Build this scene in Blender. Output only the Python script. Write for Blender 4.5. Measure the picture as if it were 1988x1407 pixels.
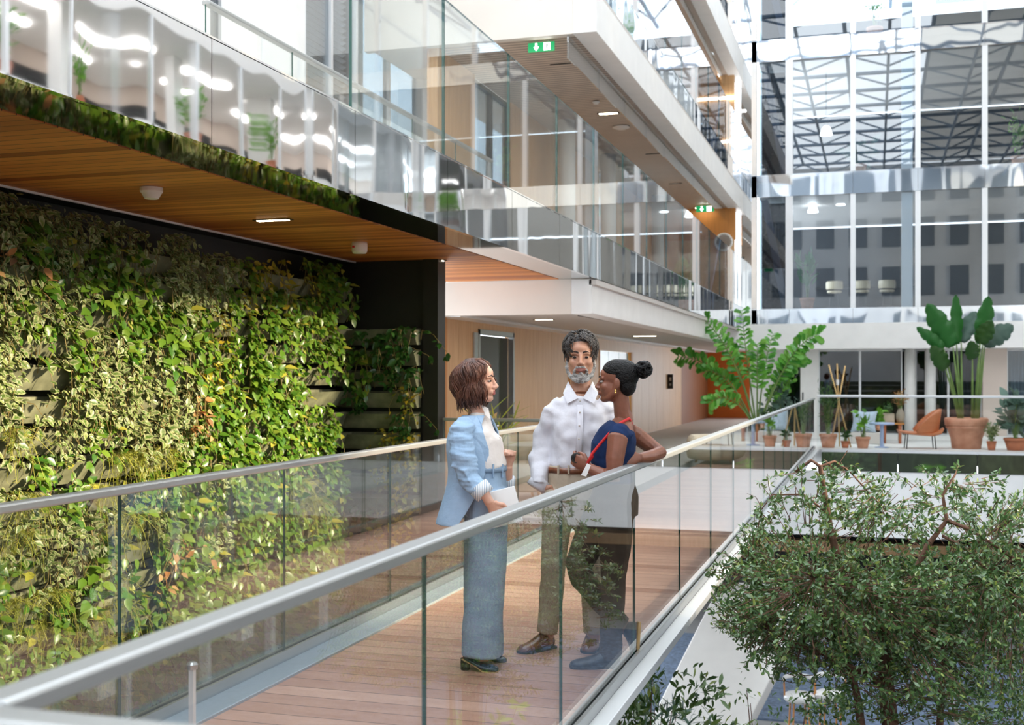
import bpy, bmesh, math, random
import numpy as np
from mathutils import Vector, Matrix, noise as mnoise
random.seed(7); RNG = np.random.default_rng(11)
SC = bpy.context.scene
for o in list(bpy.data.objects): bpy.data.objects.remove(o)
COL = SC.collection
# ---------------------------------------------------------------- camera
F_PX = 2300.0; TH = math.atan(706 / F_PX); CT, ST = math.cos(TH), math.sin(TH); EYE = 1.58
cam = bpy.data.cameras.new('camera'); camo = bpy.data.objects.new('camera', cam); COL.objects.link(camo)
camo.location = (0, 0, EYE); camo.rotation_euler = (math.pi / 2, 0, TH)
cam.sensor_width = 36; cam.lens = F_PX / 1988 * 36; cam.shift_y = 24.5 / 1988
cam.clip_start = 0.05; cam.clip_end = 400
cam.dof.use_dof = True; cam.dof.focus_distance = 6.9; cam.dof.aperture_fstop = 3.5
SC.camera = camo
# ---------------------------------------------------------------- sky, sun, exposure
w = bpy.data.worlds.new('sky'); SC.world = w; w.use_nodes = True
bgn = w.node_tree.nodes['Background']; bgn.inputs[0].default_value = (0.86, 0.93, 1.0, 1); bgn.inputs[1].default_value = 2.6
sun = bpy.data.lights.new('sun', 'SUN'); suno = bpy.data.objects.new('sun', sun); COL.objects.link(suno)
sun.energy = 6.6; sun.angle = math.radians(4); sun.color = (1.0, 0.83, 0.57)
SUN_DIR = Vector((-1.0, -0.15, -0.33)).normalized()
suno.rotation_euler = SUN_DIR.to_track_quat('-Z', 'Y').to_euler(); suno.location = (14, 6, 14)
SC.view_settings.view_transform = 'Standard'; SC.view_settings.look = 'None'
SC.view_settings.exposure = 0.90; SC.view_settings.gamma = 1.0
SC.cycles.max_bounces = 10; SC.cycles.diffuse_bounces = 4; SC.cycles.glossy_bounces = 5
SC.cycles.transparent_max_bounces = 24; SC.cycles.transmission_bounces = 4
SC.cycles.caustics_reflective = False; SC.cycles.caustics_refractive = False
SC.cycles.sample_clamp_indirect = 6; SC.cycles.use_denoising = True

# ---------------------------------------------------------------- materials
def lin(c):
    if isinstance(c, str):
        c = [int(c[i:i + 2], 16) / 255 for i in (0, 2, 4)]
    return tuple(x / 12.92 if x <= .04045 else ((x + .055) / 1.055) ** 2.4 for x in c)
def N(nt, typ, **k):
    n = nt.nodes.new(typ)
    for a, b in k.items():
        if a[0] == '_': n.inputs[int(a[1:])].default_value = b
        else: setattr(n, a, b)
    return n
def new_mat(name):
    m = bpy.data.materials.new(name); m.use_nodes = True
    return m, m.node_tree, m.node_tree.nodes['Principled BSDF'], m.node_tree.links.new
def mat(name, col, rough=.5, metal=0, spec=.5, var=0, vscale=8, stretch=None, bump=0, bscale=40, col2=None, emit=None, coat=0):
    m, nt, b, L = new_mat(name)
    c = lin(col)
    b.inputs['Base Color'].default_value = (*c, 1); b.inputs['Roughness'].default_value = rough
    b.inputs['Metallic'].default_value = metal; b.inputs['Specular IOR Level'].default_value = spec
    if coat: b.inputs['Coat Weight'].default_value = coat
    if emit: b.inputs['Emission Color'].default_value = (*c, 1); b.inputs['Emission Strength'].default_value = emit
    tc = N(nt, 'ShaderNodeTexCoord'); mp = N(nt, 'ShaderNodeMapping')
    L(tc.outputs['Object'], mp.inputs[0])
    if stretch: mp.inputs['Scale'].default_value = stretch
    if var or col2:
        nz = N(nt, 'ShaderNodeTexNoise'); nz.inputs['Scale'].default_value = vscale; nz.inputs['Detail'].default_value = 5
        L(mp.outputs[0], nz.inputs['Vector'])
        r = N(nt, 'ShaderNodeValToRGB'); r.color_ramp.elements[0].position = .3; r.color_ramp.elements[1].position = .7
        k = 1 - var
        r.color_ramp.elements[0].color = (*[x * k for x in c], 1)
        r.color_ramp.elements[1].color = (*(lin(col2) if col2 else [min(1, x * (1 + var)) for x in c]), 1)
        L(nz.outputs['Fac'], r.inputs[0]); L(r.outputs[0], b.inputs['Base Color'])
    if bump:
        nz = N(nt, 'ShaderNodeTexNoise'); nz.inputs['Scale'].default_value = bscale; nz.inputs['Detail'].default_value = 4
        L(mp.outputs[0], nz.inputs['Vector'])
        bp = N(nt, 'ShaderNodeBump'); bp.inputs['Strength'].default_value = bump; bp.inputs['Distance'].default_value = .02
        L(nz.outputs['Fac'], bp.inputs['Height']); L(bp.outputs[0], b.inputs['Normal'])
    return m
def glass_mat(name, tint=(.93, .97, .95), ior=1.5, gain=1.0):
    m = bpy.data.materials.new(name); m.use_nodes = True; nt = m.node_tree; nt.nodes.clear(); L = nt.links.new
    out = N(nt, 'ShaderNodeOutputMaterial'); mx = N(nt, 'ShaderNodeMixShader')
    tr = N(nt, 'ShaderNodeBsdfTransparent'); tr.inputs[0].default_value = (*tint, 1)
    gl = N(nt, 'ShaderNodeBsdfGlossy'); gl.inputs['Roughness'].default_value = 0; gl.inputs[0].default_value = (1, 1, 1, 1)
    fr = N(nt, 'ShaderNodeFresnel'); fr.inputs[0].default_value = ior
    ge = N(nt, 'ShaderNodeNewGeometry'); inv = N(nt, 'ShaderNodeMath', operation='SUBTRACT'); inv.inputs[0].default_value = gain
    L(ge.outputs['Backfacing'], inv.inputs[1])
    mu = N(nt, 'ShaderNodeMath', operation='MULTIPLY', use_clamp=True); L(inv.outputs[0], mu.inputs[0]); L(fr.outputs[0], mu.inputs[1])
    L(mu.outputs[0], mx.inputs[0]); L(tr.outputs[0], mx.inputs[1]); L(gl.outputs[0], mx.inputs[2]); L(mx.outputs[0], out.inputs[0])
    return m
def mirror_mat(name, col=(.80, .81, .82), wave=.12, scale=1.1, stretch=(1, 1, .35), rough=.03, seams=None):
    m, nt, b, L = new_mat(name)
    b.inputs['Base Color'].default_value = (*col, 1); b.inputs['Metallic'].default_value = 1; b.inputs['Roughness'].default_value = rough
    tc = N(nt, 'ShaderNodeTexCoord'); mp = N(nt, 'ShaderNodeMapping'); mp.inputs['Scale'].default_value = stretch
    nz = N(nt, 'ShaderNodeTexNoise'); nz.inputs['Scale'].default_value = scale; nz.inputs['Detail'].default_value = 1
    bp = N(nt, 'ShaderNodeBump'); bp.inputs['Strength'].default_value = wave; bp.inputs['Distance'].default_value = .3
    L(tc.outputs['Object'], mp.inputs[0]); L(mp.outputs[0], nz.inputs['Vector']); L(nz.outputs['Fac'], bp.inputs['Height']); L(bp.outputs[0], b.inputs['Normal'])
    return m
def wood_mat(name, col, col2, board=.12, axis=1, rough=.5, gap=.035, gapcol=.25, grain=(.6, 30, 30), off=0.0, spec=.4, coat=0, vary=.5):
    """boards laid side by side along one axis, each its own shade, dark joints"""
    m, nt, b, L = new_mat(name); b.inputs['Roughness'].default_value = rough; b.inputs['Specular IOR Level'].default_value = spec
    if coat: b.inputs['Coat Weight'].default_value = coat; b.inputs['Coat Roughness'].default_value = .25
    tc = N(nt, 'ShaderNodeTexCoord'); sp = N(nt, 'ShaderNodeSeparateXYZ'); L(tc.outputs['Object'], sp.inputs[0])
    d = N(nt, 'ShaderNodeMath', operation='DIVIDE'); L(sp.outputs[axis], d.inputs[0]); d.inputs[1].default_value = board
    ad = N(nt, 'ShaderNodeMath', operation='ADD'); L(d.outputs[0], ad.inputs[0]); ad.inputs[1].default_value = 500 + off
    fl = N(nt, 'ShaderNodeMath', operation='FLOOR'); L(ad.outputs[0], fl.inputs[0])
    fr = N(nt, 'ShaderNodeMath', operation='FRACT'); L(ad.outputs[0], fr.inputs[0])
    wn = N(nt, 'ShaderNodeTexWhiteNoise', noise_dimensions='1D'); L(fl.outputs[0], wn.inputs['W'])
    mp = N(nt, 'ShaderNodeMapping'); mp.inputs['Scale'].default_value = grain; L(tc.outputs['Object'], mp.inputs[0])
    av = N(nt, 'ShaderNodeVectorMath', operation='ADD'); L(mp.outputs[0], av.inputs[0]); L(wn.outputs['Color'], av.inputs[1])
    nz = N(nt, 'ShaderNodeTexNoise'); nz.inputs['Scale'].default_value = 1.6; nz.inputs['Detail'].default_value = 6; L(av.outputs[0], nz.inputs['Vector'])
    mm = N(nt, 'ShaderNodeMix'); mm.data_type = 'FLOAT'; mm.inputs[0].default_value = vary; L(nz.outputs['Fac'], mm.inputs[2]); L(wn.outputs['Value'], mm.inputs[3])
    r = N(nt, 'ShaderNodeValToRGB'); r.color_ramp.elements[0].position = .25; r.color_ramp.elements[1].position = .75
    r.color_ramp.elements[0].color = (*lin(col), 1); r.color_ramp.elements[1].color = (*lin(col2), 1); L(mm.outputs[0], r.inputs[0])
    lt = N(nt, 'ShaderNodeMath', operation='LESS_THAN'); L(fr.outputs[0], lt.inputs[0]); lt.inputs[1].default_value = gap
    mx = N(nt, 'ShaderNodeMix'); mx.data_type = 'RGBA'; L(lt.outputs[0], mx.inputs[0]); L(r.outputs[0], mx.inputs[6])
    mx.inputs[7].default_value = (*[x * gapcol for x in lin(col)], 1); L(mx.outputs[2], b.inputs['Base Color'])
    bp = N(nt, 'ShaderNodeBump'); bp.inputs['Strength'].default_value = .4; bp.inputs['Distance'].default_value = .01; bp.invert = True
    L(lt.outputs[0], bp.inputs['Height']); L(bp.outputs[0], b.inputs['Normal'])
    return m
def leaf_mat(name, cols, rim=None, rough=.38, trans=.3, spec=.5):
    """each leaf takes its own colour from the palette; rim: paler edge of a variegated leaf"""
    m, nt, b, L = new_mat(name); b.inputs['Roughness'].default_value = rough; b.inputs['Specular IOR Level'].default_value = spec
    ge = N(nt, 'ShaderNodeNewGeometry'); r = N(nt, 'ShaderNodeValToRGB'); cr = r.color_ramp; cr.interpolation = 'LINEAR'
    while len(cr.elements) < len(cols): cr.elements.new(.5)
    for i, c in enumerate(cols): cr.elements[i].position = i / max(1, len(cols) - 1); cr.elements[i].color = (*lin(c), 1)
    L(ge.outputs['Random Per Island'], r.inputs[0]); src = r.outputs[0]
    if rim:
        at = N(nt, 'ShaderNodeAttribute', attribute_name='rim'); mx = N(nt, 'ShaderNodeMix'); mx.data_type = 'RGBA'
        tc = N(nt, 'ShaderNodeTexCoord'); nz = N(nt, 'ShaderNodeTexNoise'); nz.inputs['Scale'].default_value = 60; L(tc.outputs['Object'], nz.inputs['Vector'])
        ad = N(nt, 'ShaderNodeMath', operation='ADD'); L(at.outputs['Fac'], ad.inputs[0]); L(nz.outputs['Fac'], ad.inputs[1])
        sb = N(nt, 'ShaderNodeMath', operation='SUBTRACT', use_clamp=True); L(ad.outputs[0], sb.inputs[0]); sb.inputs[1].default_value = .55
        L(sb.outputs[0], mx.inputs[0]); L(src, mx.inputs[6]); mx.inputs[7].default_value = (*lin(rim), 1); src = mx.outputs[2]
    L(src, b.inputs['Base Color'])
    tl = N(nt, 'ShaderNodeBsdfTranslucent'); L(src, tl.inputs[0]); ms = N(nt, 'ShaderNodeMixShader'); ms.inputs[0].default_value = trans
    L(b.outputs[0], ms.inputs[1]); L(tl.outputs[0], ms.inputs[2]); L(ms.outputs[0], nt.nodes['Material Output'].inputs[0])
    return m
M = {}
M['white'] = mat('white_paint', 'F2F1EF', .55, var=.03, vscale=3)
M['white_gloss'] = mat('white_gloss_paint', 'EFEFEE', .25, var=.02)
M['offwhite'] = mat('warm_white_paint', 'E3DAD0', .6, var=.03, vscale=2)
M['ceiling'] = mat('beige_ceiling', 'D2C2B4', .6)
M['grey_ceiling'] = mat('grey_ceiling', 'CFC9C3', .5)
M['slats'] = wood_mat('slatted_ceiling', 'CDB9A8', 'D8C7B8', board=.12, axis=1, rough=.55, gap=.28, gapcol=.45, vary=.2)
M['deck'] = wood_mat('deck_boards', 'AA7C66', 'D0A690', board=.155, axis=1, rough=.42, gap=.045, gapcol=.3, grain=(2.2, 9, 9), spec=.5, vary=.45)
M['soffit_wood'] = wood_mat('cedar_soffit', 'A0521C', 'DB8C42', board=.105, axis=1, rough=.5, gap=.07, gapcol=.12, grain=(.8, 14, 14), vary=.6)
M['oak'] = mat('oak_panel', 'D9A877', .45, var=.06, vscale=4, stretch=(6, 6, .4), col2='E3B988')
M['oak_dark'] = mat('shaded_oak_panel', '8A5533', .5, var=.06, vscale=4, stretch=(6, 6, .4))  # shade of the far lobby corridor put into a darker oak colour
M['orange'] = mat('orange_panel', 'C8641C', .5, var=.05)
M['orange_wood'] = mat('orange_wood', 'CB8A4A', .5, var=.08, vscale=5, stretch=(6, 6, .4))
M['black'] = mat('black_metal', '14130F', .5, var=.2)
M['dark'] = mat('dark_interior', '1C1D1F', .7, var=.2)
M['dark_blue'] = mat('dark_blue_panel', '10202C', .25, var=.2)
M['rubber'] = mat('black_rubber', '0B0B0C', .6)
M['steel'] = mat('brushed_steel', 'B9BBBC', .32, metal=.9, bump=.05, bscale=200)
M['rail'] = mat('satin_rail', 'B4B6B6', .38, metal=.75, bump=.03, bscale=150)
M['alu'] = mat('grey_aluminium', 'A9B4BB', .45, metal=.35)
M['alu_white'] = mat('pale_aluminium', 'E6E8EA', .35, metal=.3)
M['elevator'] = mat('elevator_steel', '4E483F', .36, metal=.9, bump=.03, bscale=120)
M['teal_glass'] = mat('teal_glass_panel', '7FA19D', .2, var=.05)
M['glass'] = glass_mat('clear_glass', (.95, .98, .965), 1.5)
M['glass_rail'] = glass_mat('railing_glass', (.972, .985, .98), 1.55, gain=1.2)
M['glass_window'] = glass_mat('window_glass', (.80, .86, .90), 1.8, gain=1.6)
M['glass_dark'] = glass_mat('dark_window_glass', (.42, .48, .52), 1.7, gain=1.2)
M['glass_edge'] = mat('glass_edge', '2E5B52', .15, spec=.7)
M['mirror'] = mirror_mat('polished_steel_fascia', (.80, .79, .78), .055, 1.0, (1, 1.1, .12))
M['mirror_far'] = mirror_mat('polished_steel_fascia_wavy', (.84, .86, .88), .07, .9, (1.0, 1, .4))
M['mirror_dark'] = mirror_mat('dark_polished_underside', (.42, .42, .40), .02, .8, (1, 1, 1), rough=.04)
M['lamp'] = mat('lamp_glow', 'FFEFD2', .5, emit=9)
M['lamp_white'] = mat('white_lamp_glow', 'FFFFFF', .5, emit=6)
M['plastic_white'] = mat('white_plastic', 'E9E2DC', .4)
M['terracotta'] = mat('terracotta', 'C98A6C', .75, var=.08, vscale=6, col2='D9A084')
M['terracotta_dark'] = mat('terracotta_red', 'B87050', .75, var=.1, vscale=6)
M['soil'] = mat('soil', '3A2418', .9, var=.4, vscale=30, bump=.5)
M['stem'] = mat('green_stem', '6E8A48', .5, var=.15)
M['bark'] = mat('bark', '6A4A3A', .8, var=.25, vscale=25, bump=.4)
M['tray'] = mat('sage_plastic_tray', '66684F', .6, var=.3, vscale=7, col2='84856A')
M['ground'] = mat('stone_floor', '8C8C8C', .5, var=.1, vscale=2)
M['rock'] = mat('blue_grey_rug', '56657A', .85, var=.45, vscale=14, bump=.4, bscale=18)

# ---------------------------------------------------------------- mesh helpers
class MB:
    def __init__(s): s.v = []; s.f = []; s.m = []
    def add(s, vs, fs, mi=0):
        b = len(s.v); s.v += [tuple(v) for v in vs]
        s.f += [tuple(i + b for i in f) for f in fs]; s.m += [mi] * len(fs); return s
    def box(s, x0, x1, y0, y1, z0, z1, mi=0, fm=None):
        v = [(x, y, z) for x in (x0, x1) for y in (y0, y1) for z in (z0, z1)]
        f = [(0, 1, 3, 2), (4, 6, 7, 5), (0, 4, 5, 1), (2, 3, 7, 6), (0, 2, 6, 4), (1, 5, 7, 3)]
        b = len(s.v); s.v += v; s.f += [tuple(i + b for i in q) for q in f]; s.m += fm or [mi] * 6; return s
    def prism(s, poly, axis, a0, a1, mi=0):
        n = len(poly)
        def P(p, a): return {'x': (a, p[0], p[1]), 'y': (p[0], a, p[1]), 'z': (p[0], p[1], a)}[axis]
        v = [P(p, a0) for p in poly] + [P(p, a1) for p in poly]
        f = [tuple(range(n))[::-1], tuple(range(n, 2 * n))] + [(i, (i + 1) % n, n + (i + 1) % n, n + i) for i in range(n)]
        return s.add(v, f, mi)
    def rings(s, R, mi=0, cap=True):
        n = len(R[0]); v = [p for r in R for p in r]; f = []
        for i in range(len(R) - 1):
            for j in range(n): f.append((i * n + j, i * n + (j + 1) % n, (i + 1) * n + (j + 1) % n, (i + 1) * n + j))
        if cap: f += [tuple(range(n))[::-1], tuple(range((len(R) - 1) * n, len(R) * n))]
        return s.add(v, f, mi)
    def tube(s, pts, r, n=8, mi=0, flat=1.0, up=None):
        pts = [Vector(p) for p in pts]; R = []; prev = None
        rr = r if isinstance(r, (list, tuple)) else [r] * len(pts)
        for i, p in enumerate(pts):
            t = (pts[min(i + 1, len(pts) - 1)] - pts[max(i - 1, 0)])
            t = t.normalized() if t.length > 1e-9 else Vector((0, 0, 1))
            if prev is None:
                a = Vector(up) if up else (Vector((0, 0, 1)) if abs(t.z) < .9 else Vector((1, 0, 0)))
                a = (a - t * a.dot(t)).normalized()
            else:
                a = prev - t * prev.dot(t); a = a.normalized() if a.length > 1e-6 else prev
            b = t.cross(a); prev = a; q = rr[i]
            ra, rb = q if isinstance(q, (tuple, list)) else (q, q * flat)
            R.append([p + a * (ra * math.cos(k * 2 * math.pi / n)) + b * (rb * math.sin(k * 2 * math.pi / n)) for k in range(n)])
        return s.rings(R, mi)
    def lathe(s, prof, c=(0, 0, 0), n=24, mi=0, cap=True):
        R = [[(c[0] + r * math.cos(k * 2 * math.pi / n), c[1] + r * math.sin(k * 2 * math.pi / n), c[2] + z) for k in range(n)] for r, z in prof]
        return s.rings(R, mi, cap)
    def ball(s, c, r, n=12, mi=0, rot=None):
        rx, ry, rz = r if isinstance(r, (tuple, list)) else (r, r, r)
        R = []; c = Vector(c)
        for i in range(1, n):
            a = math.pi * i / n
            q = [Vector((rx * math.sin(a) * math.cos(k * math.pi / n), ry * math.sin(a) * math.sin(k * math.pi / n), -rz * math.cos(a))) for k in range(2 * n)]
            R.append([c + ((rot @ p) if rot else p) for p in q])
        return s.rings(R, mi)
    def mesh(s, name):
        me = bpy.data.meshes.new(name); me.from_pydata(s.v, [], s.f); me.update(); return me
    def build(s, name, mats, parent=None, smooth=False, loc=None, rotz=0, bevel=0):
        me = s.mesh(name); mats = mats if isinstance(mats, (list, tuple)) else [mats]
        for m in mats: me.materials.append(m)
        if len(mats) > 1: me.polygons.foreach_set('material_index', s.m)
        o = bpy.data.objects.new(name, me); COL.objects.link(o)
        bm = bmesh.new(); bm.from_mesh(me); bmesh.ops.recalc_face_normals(bm, faces=bm.faces); bm.to_mesh(me); bm.free()
        if smooth: me.polygons.foreach_set('use_smooth', [True] * len(me.polygons))
        if parent is not None: o.parent = parent
        if loc is not None: o.location = loc
        o.rotation_euler.z = rotz
        if bevel:
            b = o.modifiers.new('bevel', 'BEVEL'); b.width = bevel; b.segments = 2; b.limit_method = 'ANGLE'
        return o
def empty(name, loc=(0, 0, 0), rz=0):
    o = bpy.data.objects.new(name, None); COL.objects.link(o); o.location = loc; o.rotation_euler.z = rz; o.empty_display_size = .1; return o
def tag(o, label, cat, group=None, kind=None):
    o['label'] = label; o['category'] = cat
    if group: o['group'] = group
    if kind: o['kind'] = kind
    return o
def thing(name, label, cat, loc=(0, 0, 0), rz=0, group=None): return tag(empty(name, loc, rz), label, cat, group)
def struct(o): o['kind'] = 'structure'; return o
def dup(o, loc=None, rz=None, label=None, group=None, parent=None, scale=None):
    c = o.copy(); COL.objects.link(c)
    if parent is not None: c.parent = parent
    if loc is not None: c.location = loc
    if rz is not None: c.rotation_euler.z = rz
    if label: c['label'] = label
    if group: c['group'] = group
    if scale: c.scale = (scale,) * 3 if isinstance(scale, (int, float)) else scale
    for ch in list(o.children): dup(ch, parent=c)
    return c
# a point of the place seen along one line of sight, on the plane x=, y=, z= or at depth D
def at(u, v, x=None, y=None, z=None, D=None):
    a, b = (u - 994) / F_PX, (728 - v) / F_PX
    d = Vector((a * CT - ST, a * ST + CT, b))
    t = x / d.x if x is not None else y / d.y if y is not None else (z - EYE) / d.z if z is not None else D
    return Vector((0, 0, EYE)) + d * t
# ================================================================ SETTING
def sbox(name, m, *a, bevel=0, parent=None):
    return struct(MB().box(*a).build(name, m, parent, bevel=bevel))
YF = 34.1                      # upper facade across the atrium
# --- garden level, bridge, landings
sbox('floor_garden', M['ground'], -9, 16, -14, 48, -4.3, -4.0)
dk = struct(MB().box(-3.02, -1.30, 1.4, 26.0, -.22, 0, fm=[1, 1, 1, 1, 1, 0]).build('floor_bridge', [M['deck'], M['black']]))
sbox('floor_near_landing', M['deck'], -4.5, 9, -6, 1.30, -.3, 0)
sbox('floor_lobby', M['grey_ceiling'], -6.5, -3.25, 12.6, 48, -.3, 0)
sbox('floor_terrace', M['white'], -3.25, 8.9, 26.15, 48, -.3, -.002)
# white parapet of the far landing with a polished strip along its top
sbox('wall_terrace_parapet', M['white'], -3.25, 8.9, 26.02, 26.16, -1.82, -.45)
t = MB()
for i, x in enumerate(np.arange(-1.1, 8.8, 1.55)): t.box(x, min(8.9, x + 1.535), 26.0, 26.14, -.44, -.045)
struct(t.build('trim_terrace_fascia', M['mirror_far']))
sbox('trim_terrace_edge', M['alu_white'], -1.1, 8.9, 25.97, 26.2, -.045, .01)
# band under the terrace and the dim room below it
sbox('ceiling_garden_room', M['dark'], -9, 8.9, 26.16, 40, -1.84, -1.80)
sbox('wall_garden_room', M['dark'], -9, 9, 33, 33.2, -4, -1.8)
sbox('trim_garden_room_counter', M['oak'], -6, 8.5, 31.9, 32.4, -3.05, -2.75)
# --- plant wall backing
sbox('wall_left', M['black'], -6.1, -5.93, -3, 12.55, -4, 2.9)
sbox('wall_left_return', M['black'], -5.93, -4.86, 12.47, 12.62, -4, 2.878)
sbox('trim_black_post', M['black'], -4.86, -4.68, 12.42, 12.66, -4, 2.878)
sbox('wall_landing_edge', M['black'], -4.7, -3.25, 12.48, 12.6, -4, -.02)
# --- first balcony: slab, cedar soffit, polished strip, polished fascia
sbox('floor_balcony', M['offwhite'], -7.6, -3.66, -3, YF, 2.93, 3.40)
sbox('ceiling_cedar_soffit', M['soffit_wood'], -5.70, -4.11, -3, 15.55, 2.88, 2.93)
sbox('ceiling_above_plants', M['black'], -6.1, -5.72, -3, 15.5, 2.87, 2.93)
sbox('trim_soffit_edge', M['alu_white'], -5.72, -5.70, -3, 12.5, 2.865, 2.93)
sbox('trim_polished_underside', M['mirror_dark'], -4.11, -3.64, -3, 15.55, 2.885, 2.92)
JY = [7.86 + 1.935 * k for k in range(-5, 14)] + [YF]
def fascia(name, z0, z1, m, y0=-3, x=-3.60):
    t = MB()
    for a, b in zip(JY[:-1], JY[1:]):
        if b > y0: t.box(x - .03, x, max(a, y0) + .004, b - .004, z0, z1)
    t.box(x - .04, x + .006, y0, YF, z0 - .012, z0); t.box(x - .04, x + .006, y0, YF, z1, z1 + .012)
    return struct(t.build(name, m))
fascia('trim_balcony_fascia', 2.89, 3.49, M['mirror'])
# white beam and lobby ceiling under the balcony, from the end of the cedar soffit
sbox('ceiling_lobby_beam', M['white'], -3.95, -3.66, 15.60, YF, 2.41, 2.88, bevel=.01)
sbox('trim_beam_ledge', M['grey_ceiling'], -3.70, -3.60, 15.60, YF, 2.80, 2.87)
sbox('wall_lobby_header', M['offwhite'], -5.94, -3.95, 15.60, 15.75, 2.412, 2.88)
sbox('ceiling_lobby', M['grey_ceiling'], -5.94, -3.9, 15.7, 48, 2.44, 2.5)
sbox('trim_lobby_cove', M['white_gloss'], -5.94, -5.6, 15.76, 48, 2.40, 2.437)
# --- lobby wall with lifts
t = MB()
for a, b in ((15.75, 17.55), (19.45, 23.2), (24.4, 26.0), (29.9, 37.8)):
    n = max(1, round((b - a) / 1.2))
    for i in range(n): t.box(-6.1, -5.94, a + (b - a) * i / n + .004, a + (b - a) * (i + 1) / n - .004, 0, 2.44)
t.box(-6.1, -5.94, 17.55, 19.45, 2.28, 2.44); t.box(-6.1, -5.94, 26.0, 29.9, 2.15, 2.44)
struct(t.build('wall_lobby', M['oak']))
sbox('trim_lobby_orange_edge', M['orange_wood'], -5.94, -5.85, 15.62, 15.9, 0, 2.41)
sbox('wall_lobby_recess', M['orange_wood'], -6.3, -6.12, 23.1, 24.5, 0, 2.44)
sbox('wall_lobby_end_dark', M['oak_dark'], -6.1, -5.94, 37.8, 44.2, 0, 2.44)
sbox('wall_lobby_end', M['orange'], -5.94, -2.9, 44, 44.2, 0, 2.44)
d = struct(empty('door_1', (-6.0, 18.5, 0)))
MB().box(-.02, .075, -.95, -.88, 0, 2.30).box(-.02, .075, .88, .95, 0, 2.30).box(-.02, .075, -.95, .95, 2.22, 2.30).build('door_frame', M['steel'], d)
MB().box(-.06, .0, -.87, .30, .01, 2.21).build('door_leaf', M['elevator'], d)
MB().box(-.08, -.02, .315, .87, .01, 2.21).build('door_leaf', M['elevator'], d)
d = struct(empty('door_2', (-6.0, 27.95, 0)))
MB().box(-.02, .07, -1.95, -1.85, 0, 2.16).box(-.02, .07, 1.7, 1.95, 0, 2.16).build('door_frame', M['orange_wood'], d)
for k in range(3): MB().box(-.06, .0, -1.83 + k * 1.17, -.69 + k * 1.17, .01, 2.14).build('door_leaf', M['teal_glass'], d)
p = thing('call_panel', 'tall narrow steel call panel on the wooden wall left of the lift', 'lift panel', (-5.94, 17.38, 0))
MB().box(0, .03, -.09, .09, .8, 2.24).build('plate', M['steel'], p, bevel=.004)
for z in (1.75, 1.2): MB().tube([(.03, 0, z), (.045, 0, z)], .02, 12).build('button', M['black'], p)
# --- balcony rooms behind the glass: first level
sbox('wall_balcony_white', M['white'], -7.2, -7.0, -3, 11.46, 3.4, 9.5)
sbox('wall_balcony_white_pier', M['white'], -7.2, -7.0, 11.75, 13.75, 3.4, 9.5)
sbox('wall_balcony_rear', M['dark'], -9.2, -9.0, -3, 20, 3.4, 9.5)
def window(n, x0, x1, y0, y1, z0, z1, nx=1, glass='glass_window', frame='alu_white', t=.06, dep=.10):
    """glazed opening in the plane y=y0 (x0<x1) or x=x0 (y0<y1): frame and panes"""
    e = struct(empty('window_%d' % n)); fr = MB(); flat = y0 == y1
    def B(a0, a1, d0, d1, c0, c1, mb): mb.box(a0, a1, y0 + d0, y0 + d1, c0, c1) if flat else mb.box(x0 - d1, x0 - d0, a0, a1, c0, c1)
    a, b = (x0, x1) if flat else (y0, y1)
    B(a, b, 0, dep, z0, z0 + t, fr); B(a, b, 0, dep, z1 - t, z1, fr)
    for i in range(nx + 1):
        c = a + (b - a) * i / nx; B(max(a, c - t / 2), min(b, c + t / 2), 0, dep, z0 + t, z1 - t, fr)
    fr.build('window_frame', M[frame], e)
    for i in range(nx):
        g = MB(); B(a + (b - a) * i / nx + t / 2, a + (b - a) * (i + 1) / nx - t / 2, .04, .06, z0 + t, z1 - t, g); g.build('window_pane', M[glass], e)
    return e
window(1, -7.0, -7.0, 11.46, 11.75, 3.4, 9.5, 1, 'glass_dark')
window(2, -7.0, -7.0, 13.75, 15.35, 3.4, 9.5, 2)
window(3, -7.0, -7.0, 15.35, 17.7, 3.4, 9.5, 2, 'glass_dark')
bl = thing('venetian_blind', 'black and white striped slatted blind in the upper left balcony window', 'blind', (-7.16, 14.55, 3.5))
t = MB()
for k in range(70): t.add([(-.03, -.72, k * .085), (.03, -.72, k * .085 + .035), (.03, .72, k * .085 + .035), (-.03, .72, k * .085)], [(0, 1, 2, 3)])
sl = t.build('slats', M['white'], bl); so = sl.modifiers.new('solid', 'SOLIDIFY'); so.thickness = .004
MB().box(-.14, -.12, -.75, .75, 0, 6).build('dark_lining', M['dark'], bl)
sbox('trim_balcony_column', M['white'], -7.0, -6.75, 17.65, 17.95, 3.4, 9.5)
t = MB()
def panels(t, y0, y1, n, z0, z1, x0=-6.1, x1=-5.94):
    for i in range(n): t.box(x0, x1, y0 + (y1 - y0) * i / n + .005, y0 + (y1 - y0) * (i + 1) / n - .005, z0, z1)
panels(t, 15.75, 17.4, 1, 3.4, 6.23); panels(t, 19.3, 26, 5, 3.4, 6.23); panels(t, 28, 33.2, 4, 3.4, 6.23)
struct(t.build('wall_balcony_oak', M['oak']))
window(4, -5.97, -5.97, 17.4, 19.3, 3.4, 6.2, 2, 'glass_dark', 'black')
window(5, -5.97, -5.97, 26, 28, 3.4, 6.2, 2, 'glass_dark', 'alu_white')
for i, y in enumerate((21.0, 24.5, 30.5)):
    struct(MB().lathe([(.16, 3.4), (.16, 6.23)], (-5.4, y, 0), 20).build('trim_balcony_round_column', M['white'], smooth=True))
sbox('wall_balcony_end', M['oak'], -6.0, -3.75, 33.2, 33.4, 3.4, 5.35)
sbox('wall_balcony_end_top', M['orange_wood'], -6.0, -3.72, 33.19, 33.41, 5.35, 6.23)
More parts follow.
